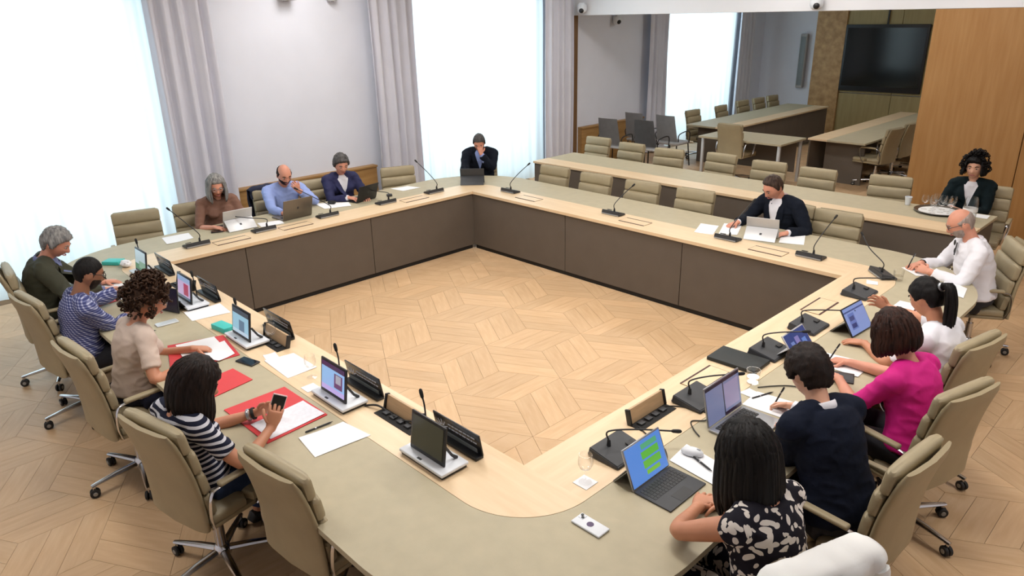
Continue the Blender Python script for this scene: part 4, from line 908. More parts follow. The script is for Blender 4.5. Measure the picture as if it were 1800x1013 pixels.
def person(label, head, face, skin='skin_light', female=False, pitch=20, yaw=0, roll=0, hands=None, top=None, jacket=None, bottom='cl_trouser', hair=None, girth=1.0, k=1.0, dh=None, pz=.555, extra=None, sleeve=1.0, neckline=.985, legs=True, vneck=None, mouth=True, elbow_out=.55, hs=1.0, fine=.0075):
    """head = world point of the head centre; face = heading of the body in degrees; hands = [(left...), (right...)] each (wrist target, hand direction, palm normal, curl)"""
    F = V((math.cos(R(face)), math.sin(R(face)), 0)); Lf = V((-F.y, F.x, 0)); U = V((0, 0, 1)); Hd = V(head)
    HM = frame(R(face+yaw), R(pitch), R(roll)); hup = HM @ U; hfw = HM @ V((1, 0, 0))
    N = Hd - hup*.125*hs - hfw*.045*hs - U*.035 ; N = V(N)
    dz = N.z-pz; dh = .08 if dh is None else dh; spine = math.hypot(dz, dh)
    Pv = N-F*dh; Pv.z = pz
    root = empty('person', (Pv.x, Pv.y, 0)); tag(root, label, 'person'); O = V((Pv.x, Pv.y, 0))
    mid = Pv.lerp(N, .5) - F*(.018+.10*max(0, dh)) + U*.02
    def spt(t):
        if t < 0: return Pv+U*t*spine
        if t > 1: return N+(N-mid).normalized()*(t-1)*spine
        return Pv*(1-t)**2+mid*2*t*(1-t)+N*t*t
    def cl(pts): return [p-O for p in pts]
    sw = (.165 if female else .185)*k; gw = (.93 if female else 1.0)*girth*k
    def torso(b, t0, t1, inf, flat_end=False):
        ts = [t0+(t1-t0)*i/18 for i in range(19)]; pts = []; rr = []
        for t in ts:
            w_, d_ = SPRO[-1][1:]
            for (a, w0, d0), (c, w1, d1) in zip(SPRO, SPRO[1:]):
                if t <= c: q = max(0, (t-a)/(c-a)); w_ = w0+(w1-w0)*q; d_ = d0+(d1-d0)*q; break
            gg = girth if t < .6 else 1+(girth-1)*.4
            pts.append(spt(t)); rr.append((w_*gw/girth*gg+inf, d_*k*gg*(1 if not female else .97)+inf))
        b.tube(cl(pts), rr, 28, side=Lf)
        if female:
            for s in (-1, 1): b.sph(spt(.66)-O+F*(.075*k)+Lf*s*.072*k-U*.01, (.062+inf, .066+inf, .06+inf), 14, 10, rotz(R(face)))
    T1 = (spt(.95)-spt(.80)).normalized()
    SH = [spt(.875)+Lf*s*sw - T1*.0 for s in (1, -1)]
    def shoulders(b, inf):
        for s, S in zip((1, -1), SH):
            if inf > 0: b.sph(S-O-U*.004, .056*k+inf, 16, 12)
            b.tube(cl([spt(.93)+Lf*s*.03, spt(.925)+Lf*s*sw*.55, S+U*.005]), [.055*k+inf, .056*k+inf, .050*k+inf], 14)
    AR = []
    for s, S, hd in zip((1, -1), SH, hands):
        wt = V(hd[0]); pole = -U*.7+Lf*s*elbow_out-F*.25
        if len(hd) > 4 and hd[4]: pole = V(hd[4])
        e, wr = ik(S, wt, .285*k, .255*k, pole); d = V(hd[1]).normalized(); n = V(hd[2]); n = (n-d*n.dot(d)).normalized(); AR.append((S, e, wr, d, n, hd[3], s))
    def arm(b, A, inf, frac, flare=0, under=0):
        S, e, wr = A[:3]; la = (e-S).length; lb = (wr-e).length; tot = la+lb; pts = []; rr = []
        prof = [(0, .054), (.10, .054), (.28, .049), (.48, .041), (.535, .040), (.60, .041), (.70, .040), (.88, .030), (1.0, .0265)]
        ms = (.88 if female else 1.0)*k*(1+(girth-1)*.5)
        n = 16
        for i in range(n+1):
            t = frac*i/n; l = t*tot; p = S.lerp(e, l/la) if l < la else e.lerp(wr, (l-la)/lb)
            c = max(0, 1-abs(l-la)/.06); p = p + ((S+wr)/2-e).normalized()*c*.010
            for (a, r0), (q, r1) in zip(prof, prof[1:]):
                if t <= q+1e-6: r_ = r0+(r1-r0)*(t-a)/(q-a); break
            pts.append(p); rr.append(r_*ms+inf+flare*max(0, t/frac-.6)-(.010*(1-sm(under-.06, under, t))+.012*(1-sm(.04, .16, t)) if under else 0))
        b.tube(cl(pts), rr, 14)
    KN = []; 
    for s in (1, -1):
        hip = Pv+Lf*s*.092*k-U*.03; kn = Pv+F*.40*k+Lf*s*.125*k; kn.z = .50; an = kn-F*.05+Lf*s*.01; an.z = .085; KN.append((hip, kn, an))
    def leg(b, Lg, inf, hem=1.0):
        hip, kn, an = Lg; a2 = kn.lerp(an, hem)
        b.tube(cl([hip-F*.03, hip+F*.05, hip.lerp(kn, .5), kn-F*.03, kn+F*.005-U*.03, kn.lerp(a2, .35), kn.lerp(a2, .7), a2]), [r_*k+inf for r_ in (.088, .088, .078, .062, .058, .055, .046, .038)], 14)
    # ---- the body, one skin
    b = B(); torso(b, -.14, .99, -.014); shoulders(b, -.013 if sleeve > .1 else -.002)
    nb = spt(.90); nt_ = Hd-hup*.055*hs-hfw*.022*hs
    b.tube(cl([nb, nb.lerp(nt_, .45), nt_]), [.066*k, .054*k if not female else .047*k, .052*k if not female else .046*k], 16)
    b.sph(Hd-O, 1, 64, 48, HM, lambda d: head_pt(d, female)*hs)
    for s in (-1, 1): b.sph(Hd-O+HM @ V((-.012, s*.076, -.008))*hs, (.019*hs, .010*hs, .031*hs), 12, 8, HM @ Matrix.Rotation(s*.35, 3, 'Z'))
    for A in AR:
        arm(b, A, 0, 1.0, 0, sleeve if sleeve > .1 else 0); S, e, wr, d, n, c, s = A; q = d.cross(n)
        b.tube(cl([wr-d*.02, wr+d*.012, wr+d*.045, wr+d*.078, wr+d*.092]), [(.026*k, .020*k), (.030*k, .019*k), (.039*k, .017*k), (.041*k, .0145*k), (.036*k, .012*k)], 14, side=q)
    if legs:
        for Lg in KN:
            leg(b, Lg, -.006); b.tube(cl([Lg[2]-F*.05-U*.04, Lg[2]+F*.03-U*.035, Lg[2]+F*.12-U*.05, Lg[2]+F*.17-U*.055]), [(.034, .032), (.036, .042), (.04, .026), (.03, .018)], 12, side=Lf)
    me = remesh(b, fine, 2)
    fb = B(); fb.bm.from_mesh(me); bpy.data.meshes.remove(me)
    for A in AR:
        S, e, wr, d, n, c, s = A; fingers(fb, wr-O, d, n, -s, c, k=k)
    body = fb.done('body', M(skin), root, ang=None)
    # ---- clothes
    def garment(name, m, inf, t0, t1, frac, vox=.011, flare=.004, wrinkle=.007):
        g = B(); torso(g, t0, t1, inf); shoulders(g, inf)
        if frac > 0:
            for A in AR: arm(g, A, inf, frac, flare*3)
        me = remesh(g, vox, 3)
        co = []
        for v, nn in zip([v.co.copy() for v in me.vertices], [v.vector.copy() for v in me.vertex_normals]):
            q = v*9; rd = 1-abs(noise.noise(V((q.x*.9+3, q.y*.9, q.z*1.9)))); co.extend(v+nn*(wrinkle*.8*noise.noise(q)+wrinkle*(rd**4-.35)+.002*noise.noise(v*30)))
        me.vertices.foreach_set('co', co); me.update()
        me.materials.append(m); o = bpy.data.objects.new(name, me); COL.objects.link(o); o.parent = root; return o
    R_ = P(); R_.root = root; R_.O = O; R_.spt = spt; R_.F = F; R_.Lf = Lf; R_.HM = HM; R_.Hd = Hd; R_.AR = AR; R_.hs = hs; R_.N = N; R_.k = k
    outer = None
    if legs:
        tr = B()
        torso(tr, -.14, .10, -.003)
        for Lg in KN: leg(tr, Lg, .010, .93)
        me = remesh(tr, .013, 3); me.materials.append(M(bottom)); o = bpy.data.objects.new('trousers', me); COL.objects.link(o); o.parent = root
        for Lg in KN:
            sh_ = B().tube(cl([Lg[2]-F*.065-U*.052, Lg[2]-F*.04-U*.035, Lg[2]+F*.04-U*.035, Lg[2]+F*.13-U*.052, Lg[2]+F*.19-U*.06, Lg[2]+F*.205-U*.064]), [(.028, .02), (.038, .042), (.042, .044), (.046, .030), (.036, .02), (.012, .010)], 14, side=Lf).done('shoe', M('shoe'), root)
    if top and not jacket:
        outer = garment(top[1] if len(top) > 1 else 'shirt', M(top[0]), .009, .02, neckline, sleeve)
    if jacket:
        outer = garment('jacket', M(jacket[0]), .016, -.02, neckline-.035, sleeve*.955, flare=.006)
        for A in AR:
            S, e, wr = A[:3]; d = (wr-e).normalized()
            B().tube(cl([wr-d*.035, wr-d*.012, wr-d*.004]), [.034*k, .033*k, .031*k], 14).done('cuff', M(jacket[1]), root)
    # patches laid on the garment front
    bv = BVHTree.FromPolygons([v.co for v in outer.data.vertices], [p.vertices[:] for p in outer.data.polygons]) if (outer and jacket) else None
    def front(t, y, off):
        c = spt(t)-O+Lf*y; tg = (spt(min(1, t+.03))-spt(t-.03)).normalized(); fd = (Lf.cross(tg)).normalized()
        if fd.dot(F) < 0: fd = -fd
        hit = bv.ray_cast(c+fd*.5, -fd, .8)
        p = hit[0] if hit[0] is not None else c+fd*.1
        return p+fd*off
    def patch(name, m, rows, off, th=.004):
        """rows: (t, y0, y1)"""
        g = [[front(t, y0+(y1-y0)*j/6, off) for j in range(7)] for t, y0, y1 in rows]; pb = B(); pb.thick_sheet(g, th); return pb.done(name, m, root, ang=60)
    R_.patch = patch; R_.front = front
    if jacket and vneck:
        tv = vneck; wv = .062*k
        patch('shirt_front', M(jacket[1]), [(.985-(.985-tv)*i/10, -wv*(1-i/10)-.004, wv*(1-i/10)+.004) for i in range(11)], .010)
        c0 = spt(1.0)-O; tg = (spt(1.0)-spt(.93)).normalized(); f2 = Lf.cross(tg); f2 = f2 if f2.dot(F) > 0 else -f2
        B().tube([c0-tg*.07+f2*.016, c0-tg*.045+f2*.016, c0-tg*.02+f2*.010, c0-tg*.002+f2*.002], [(.104*k, .100*k), (.094*k, .094*k), (.079*k, .082*k), (.064*k, .066*k)], 18, side=Lf).done('shirt_neck', M(jacket[1]), root)
        for s in (-1, 1):
            patch('lapel', M(jacket[0]), [(.93-(.93-tv)*i/10, s*(wv*(1-i/10)*.94), s*(wv*(1-i/10)+.012+.05*math.sin(math.pi*min(1, .15+i/10*.85)))) for i in range(11)], .015)
    if (jacket and jacket[2:]) or (top and len(top) > 2):
        cm = M(jacket[2] if jacket else top[2]); c0 = spt(1.0)-O; tg = (spt(1.0)-spt(.93)).normalized(); f2 = Lf.cross(tg); f2 = f2 if f2.dot(F) > 0 else -f2
        pts = []; n = 20
        for i in range(n+1):
            a = R(22+316*i/n); pts.append(c0+f2*math.cos(a)*.072*k+Lf*math.sin(a)*.074*k-tg*(.012+.030*max(0, math.cos(a)))-f2*.004)
        B().tube(pts, [(.024, .006)]*(n+1), 8, side=tg).done('collar', cm, root)
    # ---- face
    def hp(x, y, z): return Hd-O+HM @ (V((x, y, z))*hs)
    for s in (-1, 1):
        e = B().sph(hp(.0805, s*.032, .006), (.009*hs, .0135*hs, .0062*hs), 10, 8, HM).done('eye', M('eye_white'), root)
        B().sph(hp(.0880, s*.031, .0045), (.004*hs, .0064*hs, .0055*hs), 8, 6, HM).done('iris', M('iris'), e)
        br = M(hair['m']) if hair else M('hair_dark')
        B().tube([hp(.092, s*.016, .025), hp(.092, s*.032, .031), hp(.080, s*.050, .026)], [.004, .0045, .0025], 6).done('eyebrow', br, root)
    B().tube([hp(.083, .024, -.064), hp(.0945, .010, -.063), hp(.0965, 0, -.0645), hp(.0945, -.010, -.063), hp(.083, -.024, -.064)], [.003, .0052, .0058, .0052, .003], 8).done('mouth', M('lips' if skin != 'skin_brown' else 'lips_brown'), root)
    if hair: do_hair(R_, hair, female)
    if extra: extra(R_, hp)
    return R_
def do_hair(p, h, female):
    """cap over the skull plus falling locks"""
    m = M(h['m']); rr = random.Random(h.get('seed', 3)); hs = p.hs; HM = p.HM; C = p.Hd-p.O
    line = h.get('line', .055); back = h.get('back', -.06); th = h.get('th', .016); bald = h.get('bald', 0); sideburn = h.get('side', -.01)
    temple = h.get('temple', .030)
    def mask(d):
        q = head_pt(d, female); az = math.degrees(math.atan2(abs(d.y), d.x)) if abs(d.x)+abs(d.y) > 1e-4 else 90
        if az < 42: lim = line-.008*(az/42)
        elif az < 68: lim = (line-.008)+(temple-line+.008)*(az-42)/26
        elif az < 84: lim = temple+(sideburn-temple)*(az-68)/16
        elif az < 112: lim = sideburn+(.004-sideburn)*sm(96, 108, az)
        else: lim = .004+(back-.004)*sm(110, 135, az)
        v = sm(lim-.008, lim+.010, q.z)
        if bald: v *= 1-sm(bald, bald+.03, q.z+.35*q.x)
        return v
    def fn(d):
        v = mask(d); q = head_pt(d, female); t = th*(1+.35*noise.noise(d*h.get('nf', 5)))*(1+.3*max(0, d.z))*(h.get('puff', 1))
        return (q*(1-.06*(1-v)) + d*(t*v - .006*(1-v)))*hs
    B().sph(C, 1, 56, 40, HM, fn).done('hair', m, p.root, ang=None)
    L_ = h.get('len', 0)
    if L_:
        b = B(); n = h.get('n', 110); Z = V((0, 0, 1)); parting = h.get('part', 0)
        for i in range(n):
            az = rr.uniform(-math.pi, math.pi); 
            if abs(az) < h.get('open', .75): continue
            el = rr.uniform(.15, 1.25); d0 = V((math.cos(el)*math.cos(az), math.cos(el)*math.sin(az), math.sin(el)))
            d1 = V((math.cos(az)*.97, math.sin(az), -.05)); 
            pts = []; k = 4
            for j in range(k+1):
                dd = d0.lerp(d1, j/k).normalized(); q = head_pt(dd, female)+dd*(th*h.get('puff', 1)*(.9+.25*rr.random())); pts.append(C+HM @ (q*hs))
            ln = L_*rr.uniform(.82, 1.06); p0 = pts[-1]; out = (HM @ V((math.cos(az), math.sin(az), 0))); out.z = 0
            if out.length > 0: out.normalize()
            tuck = h.get('tuck', .0); st = 5; wob = rr.uniform(-1, 1)*.012
            hd = (HM @ V((0, 0, -1)))*.35-Z*.65
            for j in range(1, st+1):
                t = j/st; side = out.cross(Z); pts.append(p0+hd*ln*t+out*(.010*math.sin(t*2.4)-tuck*t*t)+side*wob*math.sin(t*3))
            r_ = h.get('r', .010)*hs*rr.uniform(.8, 1.25)
            b.tube(pts, [r_*.7]*2+[r_]*(len(pts)-4)+[r_*.85, r_*.35], 6)
        o = b.done('hair_locks', m, p.root, ang=None); o['kind'] = 'stuff'
    if h.get('curl'):
        b = B()
        for i in range(h['curl']):
            az = rr.uniform(-math.pi, math.pi); el = rr.uniform(-.5, 1.5)
            if abs(az) < .8 and el < 1.05: continue
            if abs(az) < 1.35 and el < .15: continue
            d = V((math.cos(el)*math.cos(az), math.cos(el)*math.sin(az), math.sin(el))); c = C+HM @ ((head_pt(d, female)+d*(th*1.5+rr.uniform(0, h.get('vol', .02))))*hs); r_ = rr.uniform(.009, .016)
            ax = V((rr.uniform(-1, 1), rr.uniform(-1, 1), rr.uniform(-1, 1))).normalized(); u = ax.orthogonal().normalized(); w_ = ax.cross(u)
            b.tube([c+u*r_*math.cos(a)+w_*r_*math.sin(a)+ax*.012*(a/6-.5) for a in [j*6.5/7 for j in range(8)]], [.003]+[.0065]*6+[.003], 5)
        o = b.done('hair_curls', m, p.root, ang=None); o['kind'] = 'stuff'
    if h.get('tail'):
        b = B(); st = C+HM @ V((-.105, 0, .055)); dn = h['tail']
        b.sph(st, .028, 12, 8)
        for i in range(26):
            o1 = V((rr.uniform(-1, 1), rr.uniform(-1, 1), rr.uniform(-1, 1)))*.016; bk = HM @ V((-1, 0, 0)); bk.z *= .3
            pts = [st, st+bk*.055+o1+V((0, 0, .012)), st+bk*.085+o1*1.6-V((0, 0, .06)), st+bk*.10+o1*1.9-V((0, 0, .16)), st+bk*.105+o1*1.5-V((0, 0, dn*rr.uniform(.8, 1)))]
            b.tube(spline(pts, 3), [.012]+[.0105]*10+[.008, .004], 6)
        o = b.done('ponytail', m, p.root, ang=None); B().tube([st+V((.0, .0, .0))+HM @ V((-.012, math.cos(a)*.024, math.sin(a)*.024)) for a in [k*math.pi/6 for k in range(12)]], .006, 6, closed=True).done('hair_tie', M('silver'), p.root)
def spectacles(m='black_plastic'):
    def f(p, hp):
        b = B()
        for s in (-1, 1):
            b.tube([hp(.098, s*.032+.022*math.cos(a), .005+.017*math.sin(a)) for a in [k*math.pi/6 for k in range(12)]], .0024, 6, closed=True)
            b.tube([hp(.098, s*.053, .010), hp(.06, s*.077, .012), hp(-.02, s*.082, .010)], .0022, 6)
        b.tube([hp(.098, -.011, .008), hp(.101, 0, .011), hp(.098, .011, .008)], .0022, 6); b.done('spectacles', M(m), p.root)
    return f
def beard(m, full=True):
    def f(p, hp):
        def fn(d):
            q = head_pt(d); v = sm(.02, -.03, q.z+.02)*sm(-.15, .25, d.x)*(1-gs(q.y, 0, .022)*gs(q.z, -.064, .010)*.8)*(1 if full else .8)
            if q.z > -.045 and abs(q.y) < .04: v *= sm(-.036, -.05, q.z)
            return (q*(1-.05*(1-v))+d*(.005*v-.004*(1-v)))*p.hs
        B().sph(p.Hd-p.O, 1, 48, 40, p.HM, fn).done('beard', M(m), p.root, ang=None)
    return f
def both(*fs):
    def f(p, hp):
        for g in fs: g(p, hp)
    return f
def bracelet(i, m, back=.02, r=.032):
    def f(p, hp):
        S, e, wr = p.AR[i][:3]; d = (wr-e).normalized(); c = wr-d*back-p.O; u = d.orthogonal().normalized(); w_ = d.cross(u)
        B().tube([c+u*r*math.cos(a)+w_*r*math.sin(a) for a in [k*math.pi/8 for k in range(16)]], [(.009, .003)]*16, 6, closed=True, side=d).done('bracelet', M(m), p.root)
    return f
UP, DN = (0, 0, 1), (0, 0, -1)
# ------------------------------------------------------------------ the fifteen people
Z0 = H+.03
def hd(x, y, z, d, n=DN, curl=.35, pole=None): return ((x, y, z), d, n, curl, pole)
def hung_glasses(p, hp):
    c = p.spt(.80)-p.O+p.F*.125
    b = B()
    for s in (-1, 1): b.tube([c+p.Lf*s*.004+V((0, 0, .055)), c+p.Lf*s*.006+p.F*.006-V((0, 0, .05))], .003, 6); b.sph(c+p.Lf*s*.018+p.F*.012+V((0, 0, .02-.03*s)), (.006, .020, .024), 10, 8, rotz(R(-150)))
    b.done('hung_sunglasses', M('black_plastic'), p.root)
# left side, facing +y
person('man in a dark olive jacket with grey hair at the left corner', (.10, -.86, 1.14), 78, dh=.1, skin='skin_rosy', pitch=32, yaw=-18, jacket=('cl_olive', 'cl_bluegrey', 'cl_bluegrey'), vneck=.6, hair=dict(m='hair_grey', line=.064, back=-.075, th=.022, nf=7, side=-.03, seed=5), girth=1.08,
    hands=[hd(.22, -.62, Z0, (.2, 1, -.1)), hd(.44, -.66, Z0, (.1, 1, -.1), DN, .5)])
person('man in a blue checked shirt with glasses and shaved head', (1.10, -.90, 1.13), 88, dh=.05, skin='skin_brown', pitch=22, yaw=6, top=('cl_check', 'shirt', 'cl_check'), hair=dict(m='hair_black', line=.06, back=-.07, th=.004, side=-.02), sleeve=.8,
    hands=[hd(.72, -.56, H+.10, (-.3, .9, -.1), (0.6, 0, -.6), .6), hd(1.06, -.66, Z0, (-.6, .8, -.1), DN, .5)], extra=both(spectacles(), beard('beard_dark')))
person('woman with curly brown hair in a pale beige top', (2.0, -.80, 1.14), 92, dh=.08, skin='skin_tan', female=True, pitch=22, yaw=-8, top=('cl_beige', 'blouse'), sleeve=.36, bottom='cl_navy', hair=dict(m='hair_brown', line=.05, back=-.06, th=.024, nf=9, puff=1.2, curl=420, vol=.035),
    hands=[hd(2.12, -.62, Z0+.01, (.3, .8, -.2), DN, .6), hd(2.30, -.70, Z0+.01, (-.3, .9, -.2), DN, .5)], extra=spectacles('silver'), hs=1.03)
pS = person('woman with dark shoulder-length hair in a striped top, holding a phone', (3.29, -1.02, 1.115), 98, dh=-.05, skin='skin_tan', female=True, pitch=28, yaw=-28, top=('cl_stripes', 'shirt'), sleeve=.34, bottom='cl_jean', hair=dict(m='hair_dark', line=.05, back=-.09, th=.02, len=.16, n=190, open=.85, r=.012, puff=1.1, seed=8), hs=1.02,
    hands=[hd(3.24, -.72, .80, (.5, .75, .35), (.7, -.5, -.3), .75), hd(3.44, -.74, .80, (.0, .45, .9), (-.85, .45, 0), .8)], extra=both(bracelet(0, 'black_matte', .02), bracelet(0, 'silver', .045)))
# wall side, facing +x
person('woman with long grey hair and glasses in a brown top', (-.98, .92, 1.14), -4, 'skin_rosy', True, pitch=20, yaw=-10, top=('cl_brown', 'blouse', 'cl_beige'), sleeve=.62, hair=dict(m='hair_grey', line=.070, back=-.09, th=.018, len=.14, n=120, open=.85, r=.011, seed=4, tuck=.01),
    hands=[hd(-.70, 1.02, Z0, (.9, .2, -.1)), hd(-.72, .74, Z0, (.8, .5, -.1))], extra=spectacles('silver'))
person('bald bearded man in a light blue shirt, hand on chin', (-1.0, 1.72, 1.13), -8, 'skin_rosy', pitch=24, yaw=0, top=('cl_lightblue', 'shirt', 'cl_lightblue'), sleeve=.93, hair=dict(m='hair_dark', line=.03, back=-.07, th=.008, bald=.035, side=-.02),
    hands=[hd(-.86, 1.80, .955, (.1, -.5, .8), (-1, .0, .2), 1.1, (.4, 1, -1)), hd(-.66, 1.50, Z0, (.9, .4, -.1))], extra=beard('beard_dark'), girth=1.05)
person('woman with short grey hair in a navy cardigan', (-.97, 2.45, 1.14), -10, 'skin_rosy', True, pitch=20, yaw=-4, jacket=('cl_indigo', 'cl_white'), vneck=.55, hair=dict(m='hair_darkgrey', line=.066, back=-.05, th=.022, puff=1.05, nf=6, side=-.02), girth=1.08,
    hands=[hd(-.70, 2.56, Z0+.01, (.9, -.3, -.1)), hd(-.72, 2.36, Z0+.02, (.8, .4, -.1))])
person('man in a dark suit at the far table corner, hand over his face', (-.84, 4.56, 1.14), -45, dh=.12, skin='skin_rosy', pitch=34, yaw=0, jacket=('cl_suit', 'cl_lightblue', 'cl_lightblue'), vneck=.5, hair=dict(m='hair_darkgrey', line=.072, back=-.06, th=.012, side=-.02), girth=1.1,
    hands=[hd(-.735, 4.50, 1.0, (-.25, .0, 1), (-.75, .7, 0), .5, (.3, .9, -1)), hd(-.66, 4.12, Z0, (.7, .3, -.1))])
# back right side, facing -y
person('man in a dark suit and white shirt bending over papers', (3.44, 4.62, 1.14), -100, dh=.1, skin='skin_rosy', pitch=34, yaw=-14, jacket=('cl_suit', 'cl_white', 'cl_white'), vneck=.30, hair=dict(m='hair_saltbrown', line=.082, temple=.045, back=-.07, th=.012, side=-.02), girth=1.1,
    hands=[hd(3.72, 4.42, Z0, (-.5, -.8, -.1)), hd(3.20, 4.42, Z0+.01, (-.4, -.8, -.2), DN, .5)])
pB = person('bald man with glasses in a white shirt at the right corner', (5.17, 4.36, 1.15), -150, 'skin_rosy', pitch=28, yaw=-6, top=('cl_white', 'shirt', 'cl_white'), sleeve=.94, hair=dict(m='beard_grey', line=.03, back=-.07, th=.004, bald=.03, side=-.02), girth=1.15,
    hands=[hd(5.07, 4.12, Z0+.01, (-.75, .2, .1), (.1, .6, -.6), .8), hd(4.95, 4.28, Z0+.01, (-.5, -.8, -.2), DN, .6)], extra=both(spectacles('charcoal_plastic'), hung_glasses, beard('beard_grey'), bracelet(1, 'black_matte', .03, .034)))
person('woman with curly black hair in a dark suit at the second row', (4.60, 6.86, 1.14), -84, 'skin_light', True, pitch=4, yaw=-2, jacket=('cl_suit_green', 'cl_white'), vneck=.42, hair=dict(m='hair_black', line=.066, back=-.08, th=.022, puff=1.15, curl=300, vol=.04, len=.07, n=90, open=.9, seed=6),
    hands=[hd(4.66, 6.58, H-.02, (-.8, -.2, -.1)), hd(4.52, 6.58, H+.0, (.8, -.1, -.1))])
# right side, facing -x
person('woman with a long black ponytail in a white blouse', (5.51, 2.50, 1.14), 172, dh=.12, skin='skin_tan', female=True, pitch=26, yaw=-14, top=('cl_white', 'blouse'), sleeve=.40, hair=dict(m='hair_black', line=.055, back=-.06, th=.014, tail=.34), girth=1.05,
    hands=[hd(5.22, 2.44, Z0, (-.9, -.1, -.1)), hd(5.16, 2.92, .86, (-.8, -.1, .3), (0, -1, 0), .5)])
pK = person('woman with a dark auburn bob in a bright pink top', (5.56, 1.84, 1.14), 170, dh=.12, skin='skin_rosy', female=True, pitch=24, yaw=4, top=('cl_pink', 'blouse'), sleeve=.52, hair=dict(m='hair_redbrown', line=.05, back=-.09, th=.021, len=.095, n=200, open=.85, r=.012, puff=1.08, seed=9, tuck=.012), girth=1.12, hs=1.02,
    hands=[hd(5.30, 1.86, Z0, (-.9, .3, -.1)), hd(5.26, 2.10, Z0, (-.95, -.1, -.1), DN, .7)])
pW = person('man with dark hair in a dark suit, writing', (5.43, 1.10, 1.13), 160, dh=.2, skin='skin_light', pitch=38, yaw=-16, jacket=('cl_suit_navy', 'cl_white', 'cl_white'), vneck=.6, hair=dict(m='hair_dark', line=.045, back=-.075, th=.026, nf=8, puff=1.15, side=-.02), girth=1.05,
    hands=[hd(5.38, 1.16, Z0, (-.9, .2, -.1)), hd(5.27, 1.34, Z0+.02, (-.8, .1, -.3), (0, -.5, -.8), .9)])
person('woman with long black hair in a black dress with white flowers', (5.57, .26, 1.14), 172, dh=.1, skin='skin_tan', female=True, pitch=26, yaw=-18, top=('cl_floral', 'dress'), sleeve=.07, neckline=.95, bottom='cl_floral', hair=dict(m='hair_black', line=.05, back=-.09, th=.023, len=.24, n=240, open=.85, r=.014, puff=1.12, seed=12), girth=1.1, hs=1.04,
    hands=[hd(5.36, .27, Z0, (-.2, .95, .0), DN, .3, (-.5, -1, -.25)), hd(5.42, .42, Z0, (-.4, -.9, .0))])
# things in their hands
def held_phone():
    S, e, wr, d, n, c, s = pS.AR[1]; p = V(wr)+d*.10+n*.024
    t = tag(empty('mobile_phone', p), 'phone with a pale case held up by the striped woman', 'phone')
    up = (d*.9+V((0, .1, .2))).normalized(); nn = -(n-up*n.dot(up)).normalized(); q = Matrix((up, nn.cross(up), nn)).transposed()
    t.rotation_euler = q.to_euler(); B().box((0, 0, 0), (.15, .074, .010), .005, 3).done('case', mat('case_pink', (226, 196, 196), .5), t); B().box((.0, 0, .0055), (.138, .066, .002)).done('display', M('phone_glass'), t, smooth=False)
held_phone()
def held_pen(p, i, label):
    S, e, wr, d, n, c, s = p.AR[i]; tip = V(wr)+d*.115; tip.z = H+.006; up = (V((-d.x*.35, -d.y*.35, .9))).normalized(); t = tag(empty('pen', tip), label, 'pen')
    B().tube([V((0, 0, 0)), up*.012, up*.02, up*.135, up*.14], [.0008, .004, .0048, .0048, .003], 8).done('barrel', M('black_plastic'), t); B().tube([up*.095, up*.102], .0053, 8).done('ring', M('silver'), t); B().tube([up*.108+V((.006, 0, 0)), up*.136+V((.006, 0, 0))], .0015, 6).done('clip', M('silver'), t)
held_pen(pW, 1, 'black pen in the hand of the writing man in the dark suit'); held_pen(pK, 1, 'black pen in the hand of the woman in pink'); held_pen(pB, 1, 'black pen in the hand of the bald man in white')
# ------------------------------------------------------------------ chairs people sit on
OCC = [((.05, -1.27), 84, 'chair of the man in the olive jacket, at the left edge', (.99, .02)), ((.95, -1.31), 97, 'chair of the man in the checked shirt', (.99, .03)), ((2.10, -1.32), 95, 'chair of the woman in the beige top', (.99, .03)), ((3.33, -1.30), 102, 'chair of the striped woman', (.99, .03)),
    ((-1.40, .80), -8, 'chair of the grey-haired woman in brown', LO), ((-1.42, 1.72), -6, 'chair of the man in light blue, a dark jacket over it', LO), ((-1.42, 2.32), -10, 'chair of the woman in navy', LO), ((-1.06, 4.78), -45, 'chair of the man at the far corner', LO),
    ((3.52, 5.02), -96, 'chair of the man bending over papers', LO), ((5.56, 4.70), -150, 'chair of the bald man in white', HI), ((4.72, 7.12), -84, 'chair of the woman in the dark suit at the second row', LO),
    ((5.87, 2.45), 168, 'chair of the ponytailed woman', HI), ((5.99, 1.76), 164, 'chair of the woman in pink', HI), ((6.02, .99), 174, 'chair of the writing man in the dark suit', HI), ((5.95, .12), 160, 'chair of the floral dress woman, a white jacket over it', LO)]
for (x, y), fc, lab, kd in OCC: chair_b(kd, x, y, fc, lab)
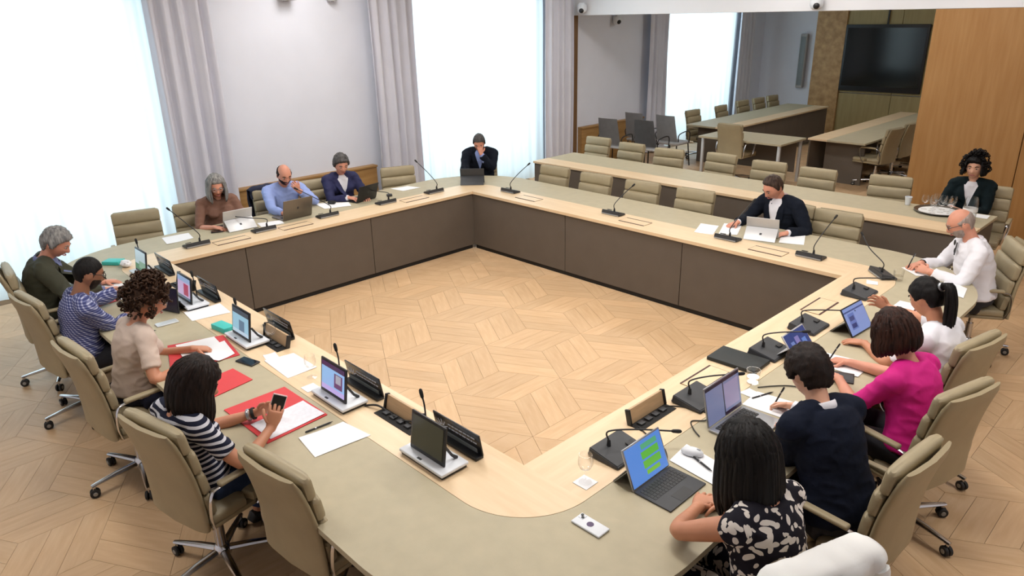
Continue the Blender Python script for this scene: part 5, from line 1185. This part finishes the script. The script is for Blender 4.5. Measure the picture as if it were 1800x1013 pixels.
# garments over chair backs
def draped(kind, x, y, face, m, label, w=.25, drop_f=.10, drop_b=.34, seed=1, th=.012):
    """a jacket hung over the top of a chair back: x, y = middle of the top edge"""
    top = kind[0]+kind[1]; a = R(face); F = V((math.cos(a), math.sin(a), 0)); Lf = V((-F.y, F.x, 0)); t = tag(empty('hung_jacket', (x, y, top)), label, 'jacket'); rec = math.tan(R(9)); g = []
    prof = [(.055+rec*drop_f, -drop_f), (.058, -.05), (.052, .006), (.03, .022), (-.02, .026), (-.065, .014), (-.078, -.03), (-.078+rec*.12, -.14), (-.08+rec*.22, -.24), (-.085+rec*drop_b, -drop_b)]
    pts = spline([(p[0], 0, p[1]) for p in prof], 4)
    for i, p in enumerate(pts):
        row = []
        for j in range(25):
            u = j/24*2-1; q = V((p.x*3, u*3, p.z*5+seed)); nz = noise.noise(q*1.3)*.018+noise.noise(q*2.7)*.013+noise.noise(q*6)*.004; ww = w*(1+.05*noise.noise(V((p.z*6, seed, 0))))
            edge = max(0, abs(u)-.82)/.18
            row.append(F*(p.x*(1-.25*edge)+(nz if p.z < 0 else nz*.3)*(1 if p.x > 0 else -1))+Lf*u*ww+V((0, 0, p.z+(.012*noise.noise(V((u*4, p.x*9, seed))) if p.z >= 0 else 0)-.03*edge*(1 if p.z > -.02 else 0))))
        g.append(row)
    b = B(); b.thick_sheet(g, th); b.done('cloth', m, t, ang=None)
    for s in (-1, 1): B().tube(spline([tuple(Lf*s*w*.8-F*.09+V((0, 0, -.03))), tuple(Lf*s*w*.86-F*(.105-rec*.14)+V((0, 0, -.16))), tuple(Lf*s*w*.80-F*(.10-rec*.3)+V((0, 0, -.33)))], 4), [.034, .040, .040, .040, .039, .038, .037, .036, .034], 10, flat=.5, side=Lf).done('sleeve', m, t)
draped(LO, 5.95, .12, 160, M('white_cloth'), 'white jacket hung over the chair back in the right foreground', seed=5, w=.262)
draped(LO, -1.42, 1.72, -6, M('cl_navy'), 'dark navy jacket hung over the chair of the man in light blue', seed=2)
bpy.data.scenes.remove(WORK)
